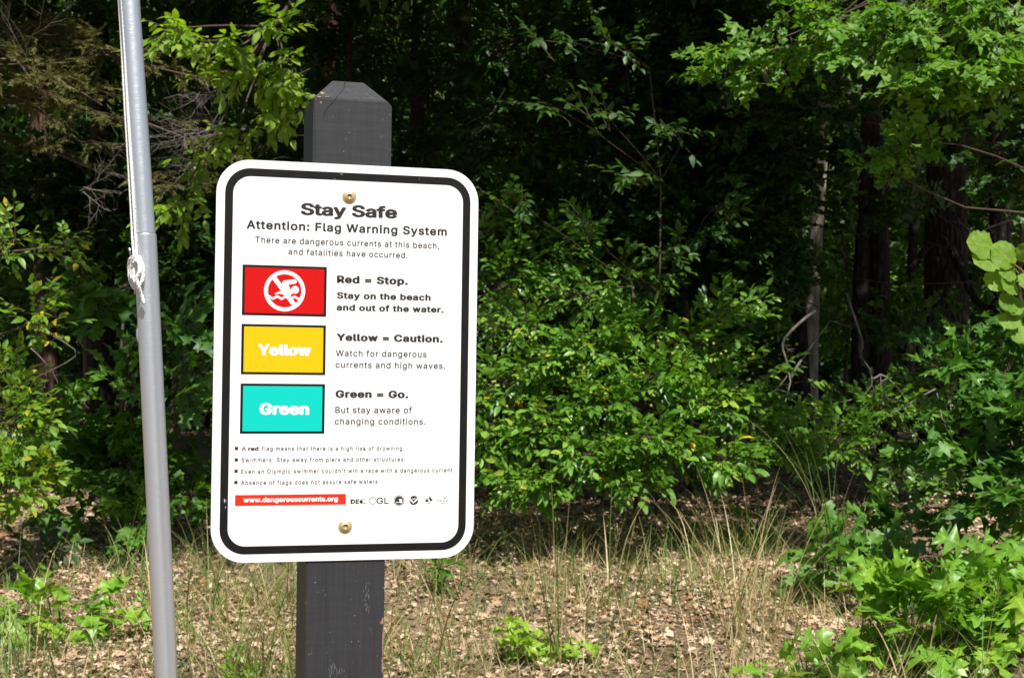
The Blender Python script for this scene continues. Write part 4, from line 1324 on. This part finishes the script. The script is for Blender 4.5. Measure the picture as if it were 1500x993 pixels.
# small green berries on the shrub
bt = bmesh.new()
for q in range(70):
    px = random.uniform(720, 1180); py = random.uniform(480, 730)
    c = at(px, py, random.uniform(7.1, 7.6)) - Vector(b_)
    bmesh.ops.create_icosphere(bt, subdivisions=1, radius=.0085, matrix=Matrix.Translation(c))
br = bm_obj('berries', bt, simple_mat('berry', (.30, .33, .05), .4), shrub, True); br['kind'] = 'stuff'
b_, st = stem_to(1290, 8.9, 1.3)
plant('shrub', 'low shaded shrub under the dark trunks at right', 'shrub', b_, pads_px([(1210, 640, 8.5, 60, 40, .3, 50), (1290, 600, 8.8, 70, 35, .3, 55), (1330, 690, 8.6, 70, 30, .3, 40), (1370, 560, 9, 50, 40, .3, 35)]), 'oval', 'leaf_bush', 'twig', st, leaf=.06, tint=.4, single=120)
b_, st = stem_to(720, 8.6, 2.4)
plant('shrub', 'dim shrub rising behind the top right corner of the sign', 'shrub', b_, pads_px([(720, 350, 8.7, 70, 50, .3, 60), (740, 420, 8.5, 70, 50, .3, 60), (820, 370, 8.7, 80, 50, .3, 65), (920, 400, 8.7, 80, 40, .3, 60)]), 'oval', 'leaf_bush', 'twig', st, leaf=.06, tint=.35, single=120)

b_, st = stem_to(960, 8.4, 3.2)
plant('sapling', 'slender sapling with a few sunlit sprays, above the big shrub', 'tree', b_, pads_px([(880, 160, 7.5, 40, 14, .15, 7), (1000, 190, 7.4, 40, 14, .15, 7), (800, 150, 7.6, 30, 14, .15, 5), (930, 260, 7.5, 45, 18, .15, 8), (760, 290, 7.6, 35, 18, .15, 6), (860, 330, 7.6, 40, 18, .15, 8), (1050, 300, 7.6, 40, 18, .15, 7), (980, 360, 7.6, 40, 18, .15, 8), (800, 60, 7.6, 40, 15, .15, 6), (900, 60, 7.6, 40, 15, .15, 6)]),
      'oval', 'leaf_dark', 'twig', st, leaf=.062, n=8, tint=.7, single=300, group=SG, branch_r=.0025, stem_r=.010)

# ------------------------------------------------------------ left side plants
b_, st = stem_to(-10, 7.0, 2.0)
plant('shrub', 'yellow green sunlit shrub at the left edge with some yellow leaves', 'shrub', b_,
      pads_px([(20, 620, 6.8, 55, 50, .25, 60), (10, 700, 6.7, 70, 45, .25, 70), (60, 460, 6.9, 40, 40, .2, 16), (0, 540, 6.9, 35, 40, .25, 12), (20, 350, 7.1, 45, 35, .25, 11), (90, 360, 7.2, 30, 30, .2, 10)]), 'oval', 'leaf_yellow', 'twig', st, leaf=.055, n=9, slen=.22, tint=.4, single=300, yellow=.06)
b_, st = stem_to(175, 8.0, 1.9)
plant('oak_sapling', 'glossy lobed oak sapling crossing behind the metal pole', 'tree', b_,
      pads_px([(130, 440, 7.4, 55, 25, .15, 10), (185, 420, 7.5, 35, 25, .15, 7), (190, 545, 7.4, 30, 30, .15, 8), (270, 470, 7.7, 35, 30, .2, 8), (280, 560, 7.7, 35, 40, .2, 9)]), 'oak', 'leaf_oak', 'twig', st, leaf=.125, n=7, slen=.28, tint=.55, single=260, njit=.3)
b_, st = stem_to(180, 8.4, 1.3)
plant('shrub', 'broad leaved green shrub low behind the metal pole', 'shrub', b_,
      pads_px([(120, 620, 7.9, 60, 45, .25, 30), (180, 680, 7.8, 80, 45, .25, 40), (130, 730, 7.6, 80, 35, .2, 30), (240, 640, 8.0, 60, 45, .25, 26), (280, 720, 7.8, 40, 40, .25, 16), (195, 760, 7.3, 35, 22, .15, 9)]), 'maple', 'leaf_maple', 'twig', st, leaf=.085, n=7, slen=.22, tint=.4, single=300)
# bright branch overhanging between the pole and the post
b_, st = stem_to(520, 10.4, 4.6)
st.append(at(470, -60, 9.0)); st.append(at(400, 40, 8.0))
plant('beech_tree', 'bright yellow green leafy bough hanging between metal pole and post', 'tree', b_,
      pads_px([(240, 45, 7.3, 35, 18, .12, 9), (310, 60, 7.3, 45, 20, .15, 14), (410, 30, 7.4, 35, 22, .15, 9), (370, 100, 7.4, 50, 22, .15, 15), (290, 100, 7.4, 30, 18, .15, 6), (410, 150, 7.4, 38, 22, .15, 11), (350, 200, 7.5, 35, 18, .15, 7), (260, 300, 7.6, 35, 25, .15, 10), (290, 230, 7.7, 25, 20, .15, 5), (430, 110, 7.4, 25, 40, .2, 12)]),
      'oval', 'leaf_bright', 'twig', st, leaf=.075, n=8, slen=.24, tint=.5, single=300, droop=.5, stem_r=.03)

# ------------------------------------------------------------ conifer with dead twigs at upper left
cb = at(-60, 560, 9.2); cb = Vector((cb.x, 9.2, gz(cb.x, 9.2)))
con = empty('conifer', cb)
tag(con, 'olive brown conifer with drooping boughs and bare grey twigs at upper left', 'tree')
ctp = [cb + Vector((0, 0, -.1)), cb + Vector((.03, 0, 1)), cb + Vector((0, .02, 2.2)), cb + Vector((.02, 0, 4.2)), cb + Vector((0, 0, 6))]
st_ = Tubes(); st_.add(ctp, [.10, .085, .07, .045, .012], 10); st_.build('trunk', M['bark_red'], con, cb)
cbt, clv = Tubes(), Leaves()
dead = Tubes()


def bough(p0, p1, n_sub, reach, leafy=1.0):
    pts = curve_pts(p0, p1, 9, .05, sag=.05)
    cbt.add(pts, [.016 * (1 - .09 * q) for q in range(9)], 5, cap=False)
    C, D = [], []
    for q in range(n_sub):
        t = random.uniform(.12, 1) * 7.99
        i_ = int(t); p = pts[i_].lerp(pts[i_ + 1], t - i_)
        d = (Vector(p1) - Vector(p0)).normalized() * random.uniform(.2, .8) + Vector((random.uniform(-1, 1), random.uniform(-1, .5), random.uniform(-.25, .35)))
        d.normalize(); l_ = reach * random.uniform(.5, 1.2)
        e_ = p + d * l_
        cbt.add([p, p.lerp(e_, .5) + Vector((0, 0, .01)), e_], [.004, .003, .0015], 3, cap=False)
        for w_ in range(11):
            u_ = random.uniform(.25, 1)
            C.append(tuple(p.lerp(e_, u_))); D.append(tuple(d + Vector((random.uniform(-1, 1), random.uniform(-1, 1), random.uniform(-.5, .35))) * .9))
    if leafy and C:
        k_ = int(len(C) * leafy)
        sprays(clv, cbt, np.array(C[:k_]), np.array(D[:k_]), RNG.uniform(.06, .13, k_), 20, .03, .5, .1, angle=50, twig_r=.0012)


for (x0, y0, x1, y1, Ya, Yb, ns, rc) in ((-60, 60, 190, 70, 9.2, 8.3, 26, .32), (-60, 95, 150, 130, 9.2, 7.9, 26, .3), (-60, 60, 60, 110, 9.2, 7.8, 20, .28), (-60, 30, 300, 90, 9.2, 8.2, 26, .3), (-60, 130, 330, 200, 9.2, 8.0, 26, .28), (-60, 130, 120, 190, 9.2, 8.2, 16, .25), (-60, 180, 290, 250, 9.2, 8.2, 18, .25)):
    bough(at(x0, y0, Ya), at(x1, y1, Yb), ns, rc)


def bare(tb_, p, d, L, r_, depth):
    k_ = 5
    pts = [Vector(p)]
    for q in range(k_):
        d = (d + Vector((random.uniform(-1, 1), random.uniform(-1, 1), random.uniform(-1, 1))) * .33).normalized()
        pts.append(pts[-1] + d * L / k_)
        if depth > 0 and random.random() < .75:
            dd = (d + Vector((random.uniform(-1, 1), random.uniform(-1, .6), random.uniform(-1, 1))) * .9).normalized()
            bare(tb_, pts[-1], dd, L * random.uniform(.35, .65), r_ * .55, depth - 1)
    tb_.add(pts, [r_ * (1 - .14 * q) for q in range(k_ + 1)], 4, cap=False)


for (px, py, tx, ty, n_) in ((335, 190, 225, 225, 5), (325, 230, 230, 250, 5), (300, 200, 220, 180, 2), (240, 150, 300, 140, 1), (20, 100, 150, 110, 1), (120, 280, 180, 290, 4), (330, 255, 440, 245, 4), (290, 150, 330, 110, 2)):
    for q in range(n_):
        p = at(px + random.uniform(-12, 12), py + random.uniform(-10, 10), 7.95 + random.uniform(-.2, .25)); e_ = at(tx, ty + random.uniform(-20, 20), 7.8)
        bare(dead, p, (e_ - p).normalized(), (e_ - p).length * .9, .0035, 2)
cbt.build('branch', M['twig'], con, cb)
dead.build('bare_twigs', M['dead_twig'], con, cb)
P, D, Nn, S, Tn = clv.arrays()
f = link('needles', leaf_mesh('needles', 'needle', P, D, Nn, S, Tn, cb), con, M['needles']); f['kind'] = 'stuff'

# ------------------------------------------------------------ maple boughs at upper right
b_, st = stem_to(1600, 8.0, 4.2)
st.append(at(1480, -120, 7.0))
plant('maple_tree', 'sunlit maple boughs spreading across the upper right corner', 'tree', b_,
      pads_px([(1110, 70, 7.3, 70, 14, .25, 17), (1190, 20, 7.1, 60, 12, .25, 16), (1190, 62, 7.1, 60, 12, .25, 16), (1270, 30, 6.9, 60, 14, .3, 22), (1290, 65, 6.7, 50, 12, .25, 18), (1370, 15, 6.7, 70, 14, .3, 22), (1390, 55, 6.5, 55, 12, .25, 18), (1390, 108, 6.4, 60, 15, .25, 32), (1465, 118, 6.4, 50, 18, .25, 32), (1330, 128, 6.5, 30, 10, .2, 10), (1460, 20, 6.6, 60, 14, .25, 20), (1460, 70, 6.5, 50, 12, .25, 16),
               (1330, 205, 6.8, 42, 10, .15, 13), (1300, 248, 6.9, 30, 8, .1, 7), (1050, 95, 7.6, 45, 14, .2, 12), (1120, 110, 7.5, 40, 10, .2, 8)], .72),
      'maple', 'leaf_maple', 'twig', st, leaf=.075, n=8, slen=.24, tint=.6, single=300, stem_r=.05, droop=.35)
b_, st = stem_to(1500, 8.6, 3.4)
plant('maple_sapling', 'shaded maple sapling below the bright maple boughs', 'tree', b_,
      pads_px([(1120, 150, 8.6, 90, 40, .3, 45), (1230, 130, 8.4, 80, 40, .3, 40), (1150, 220, 9.0, 60, 30, .3, 26), (1255, 230, 9.2, 50, 30, .3, 18), (1330, 290, 9.2, 50, 22, .3, 16), (1250, 330, 9.6, 40, 18, .3, 9), (1180, 400, 9.4, 40, 26, .3, 12), (1330, 470, 9.4, 60, 30, .3, 20), (1440, 210, 8.3, 70, 40, .3, 30), (1490, 260, 8.2, 40, 40, .2, 16), (1360, 180, 8.2, 50, 25, .2, 20)]),
      'maple', 'leaf_dark', 'twig', st, leaf=.08, n=8, slen=.24, tint=.6, single=150, branch_r=.003)

# ------------------------------------------------------------ poplar twig at right edge, close to the camera
tw = empty('poplar_twig', at(1560, 470, 4.3))
tag(tw, 'reddish poplar twig with round toothed light green leaves at right edge', 'twig')
o0 = Vector(tw.location)
tt_ = Tubes()
A0 = at(1560, 470, 4.3) - o0


def Q(px, py, Y=4.3): return at(px, py, Y) - o0


tt_.add([Vector((0, 0, 0)), Q(1530, 430), Q(1497, 396), Q(1480, 383), Q(1464, 367)], [.004, .003, .0022, .0018, .0012], 6)
tt_.add([Q(1548, 450), Q(1510, 412), Q(1488, 412)], [.003, .002, .0014], 6)
tt_.add([Q(1558, 480), Q(1510, 450), Q(1492, 441)], [.003, .002, .0014], 6)
tt_.add([Q(1560, 480), Q(1520, 450), Q(1485, 458)], [.003, .002, .0014], 6)
tt_.build('stem', M['twig_red'], tw)
lp = Leaves()
# (base px,py, tip px,py, size px, tint, facing)
asp_l = [(1462, 366, 1419, 352, 44, .8, .5), (1466, 372, 1428, 385, 44, .7, .6), (1489, 396, 1464, 364, 42, .9, .4), (1497, 390, 1507, 360, 34, .8, .5), (1474, 398, 1449, 424, 40, .9, .6), (1489, 398, 1462, 397, 30, .5, .4),
         (1490, 412, 1466, 425, 34, .4, .3), (1497, 396, 1513, 420, 34, .7, .5), (1491, 441, 1455, 446, 32, .3, .2), (1500, 438, 1478, 452, 30, .6, .5), (1488, 458, 1470, 480, 32, .8, .6), (1497, 462, 1466, 461, 28, .5, .4), (1506, 470, 1493, 494, 34, .9, .5), (1500, 430, 1520, 440, 36, .6, .5), (1505, 480, 1480, 500, 30, .4, .3), (1460, 371, 1421, 371, 14, .3, .4)]
for (x0, y0, x1, y1, s_, t_, fc) in asp_l:
    p0, p1 = at(x0, y0, 4.3 + random.uniform(-.02, .02)), at(x1, y1, 4.25 + random.uniform(-.03, .03))
    d = (p1 - p0).normalized()
    L1 = s_ * 1.0 * 4.3 / FPX
    n_ = Vector((random.uniform(-.25, .25), -1.0, .15 + .5 * fc))
    lp.add(np.array([tuple(p0 - d * L1 * .32 * .4)]), np.array([tuple(d)]), np.array([tuple(n_)]), np.array([L1]), np.array([t_]))
finish_leaves(lp, 'aspen', 'leaf_aspen', tw, 40, 5)

# ------------------------------------------------------------ oak plants at right and seedlings
b_, st = stem_to(1520, 7.0, 2.2)
plant('oak_sapling', 'glossy lobed oak sapling at the right edge below the poplar twig', 'tree', b_,
      pads_px([(1400, 530, 6.8, 40, 20, .15, 10), (1465, 545, 6.6, 45, 22, .2, 15), (1475, 605, 6.4, 45, 24, .2, 17), (1410, 590, 6.7, 30, 20, .2, 7), (1445, 665, 6.2, 50, 20, .2, 17), (1490, 640, 6.2, 35, 35, .2, 12), (1430, 725, 6.2, 45, 16, .2, 9), (1485, 740, 6.1, 30, 25, .2, 9), (1460, 500, 6.9, 50, 20, .2, 12), (1370, 520, 7.2, 25, 20, .15, 5), (1490, 470, 6.8, 35, 30, .2, 8), (1360, 650, 7.0, 30, 20, .15, 5)]),
      'redoak', 'leaf_oak', 'twig', st, leaf=.115, n=6, slen=.24, tint=.6, single=300, njit=.35)


def seedling(label, px, py, Y, n_tw, w, h_, leaf=.10, kind='redoak', mat='leaf_seedling', tint=.5, nl=6, single=300, name='oak_seedling'):
    ys = np.linspace(4, 10, 400)          # the depth at which the slope passes this picture height
    Y = float(ys[np.argmin(np.abs(496.5 + (CAM_H - ground_z((px - 750) * ys / FPX, ys)) / ys * FPX - py))])
    c = at(px, py, Y); g_ = gz(c.x, Y); b_ = Vector((c.x, Y, g_))
    cz = g_ + h_ * .62
    st = [b_ + Vector((0, 0, -.03)), b_ + Vector((.01, 0, h_ * .4)), b_ + Vector((.0, -.01, h_ * .8))]
    return plant(name, label, 'seedling', b_, [(Vector((c.x, Y, cz)), (w, w * .7, h_ * .36), n_tw)], kind, mat, 'twig', st, leaf=leaf, n=nl, slen=.16, tint=tint, single=single, stem_r=.006,
                 group='lobed seedlings on the slope', spread=.9, upb=.2, fwd=.2, njit=.25, branch_r=.003, droop=.2)


seedling('bright lobed seedling alone at far left in front of the pole', 85, 940, 6, 12, .24, .22, .10, 'maple', tint=.6)
seedling('small bright yellow green seedling right of the post', 805, 965, 6, 9, .13, .14, .085, 'redoak', tint=.9)
seedling('lobed seedling left of the right hand group, darker glossy leaves', 1205, 875, 6, 15, .16, .30, .105, 'oak', 'leaf_oak', tint=.95)
seedling('tall seedling with upright lobed leaves behind the right hand group', 1330, 850, 6, 14, .17, .42, .12, 'redoak', 'leaf_oak', tint=.85)
seedling('low glossy seedling filling the middle of the right hand group', 1290, 890, 6, 11, .17, .28, .115, 'oak', 'leaf_oak', tint=.95)
seedling('large leaved bright seedling low in the right hand group', 1335, 985, 6, 17, .2, .36, .135, 'redoak', tint=.5)
seedling('bright seedling at the right edge of the picture', 1460, 975, 6, 20, .18, .44, .135, 'redoak', tint=.4)
seedling('bright seedling in front, between the large leaved one and the right edge', 1395, 1000, 6, 12, .14, .30, .12, 'oak', tint=.6)
seedling('glossy dark seedling behind the right edge seedling', 1450, 880, 6, 14, .19, .42, .12, 'redoak', 'leaf_oak', tint=.8)
seedling('low seedling cut by the bottom edge right of centre', 1180, 1030, 6, 12, .15, .20, .11, 'oak', tint=.5)
seedling('tiny green seedling beside the lower part of the metal pole', 215, 930, 6, 8, .08, .14, .03, 'oval', tint=.5, nl=8)
seedling('tiny seedling at the bottom edge near the post', 350, 1010, 6, 4, .06, .10, .055, 'maple', tint=.6)
seedling('small seedling low in the shade behind the left seedling', 60, 840, 6, 8, .16, .2, .07, 'oval', 'leaf_dark', tint=.5)
seedling('little shaded seedling under the lower right corner of the sign', 640, 860, 6, 6, .1, .18, .07, 'oval', 'leaf_maple', tint=.4)
seedling('small seedling on the shade line below the big shrub', 1110, 800, 6, 7, .1, .22, .06, 'oval', 'leaf_maple', tint=.5)

# ------------------------------------------------------------ dead branches hanging at right
def dead_branch(label, paths, r_, twigs_=2):
    Y0 = paths[0][0][2]
    o_ = at(*paths[0][0])
    tb_ = Tubes()
    for pth in paths:
        pts = smooth_path([at(*p) for p in pth], 3)
        k_ = len(pts)
        for q in range(1, k_ - 1): pts[q] = pts[q] + Vector((random.uniform(-1, 1), 0, random.uniform(-1, 1))) * .006
        tb_.add(pts, [r_ * (1 - .7 * q / (k_ - 1)) for q in range(k_)], 6)
        for q in range(2, k_, 2):
            if random.random() < .75:
                bare(tb_, pts[q], Vector((random.uniform(-1, 1), random.uniform(-.5, .3), random.uniform(-1, .8))).normalized(), random.uniform(.08, .22), r_ * .35, 1)
    ob = tb_.build('dead_branch', M['dead_twig'], None, o_)
    ob.location = o_
    tag(ob, label, 'branch', 'bare grey branches under the trees')


dead_branch('twisted grey dead branch in front of the pale trunk', [[(1195, 455, 8.6), (1150, 495, 8.6), (1150, 520, 8.6), (1158, 560, 8.55), (1145, 600, 8.5)], [(1158, 555, 8.6), (1190, 505, 8.7), (1215, 470, 8.8)]], .010)
dead_branch('pale crooked dead branch before the double trunk', [[(1240, 430, 8.9), (1262, 500, 8.8), (1260, 520, 8.8), (1278, 555, 8.7), (1260, 580, 8.7), (1215, 592, 8.6)], [(1278, 555, 8.7), (1295, 550, 8.7), (1315, 568, 8.7)]], .009)
dead_branch('thin bare twig drooping left of the oak sapling', [[(1370, 570, 7.6), (1340, 585, 7.5), (1320, 600, 7.5), (1298, 603, 7.4)], [(1372, 575, 7.6), (1380, 610, 7.5), (1392, 628, 7.5)], [(1392, 590, 7.5), (1390, 625, 7.5)], [(1438, 540, 7.2), (1400, 570, 7.3)]], .005)
dead_branch('pale stick slanting past the massive trunk', [[(1500, 315, 9.5), (1460, 330, 9.5), (1430, 342, 9.4)]], .011)
dead_branch('bare drooping twigs between the pole and the sign', [[(268, 540, 8.2), (262, 570, 8.2), (250, 600, 8.2), (245, 630, 8.2)], [(262, 560, 8.2), (275, 600, 8.1), (272, 640, 8.1)]], .005)
dead_branch('bare brown twigs left of the metal pole', [[(60, 480, 8.0), (90, 500, 8.0), (110, 520, 8.0), (60, 550, 8.0), (30, 560, 8)], [(45, 510, 8), (75, 540, 8)]], .005)
dead_branch('pale curved twig right beside the post behind sign', [[(740, 130, 9.0), (715, 180, 9.0), (700, 195, 9.0), (690, 190, 9)]], .007)
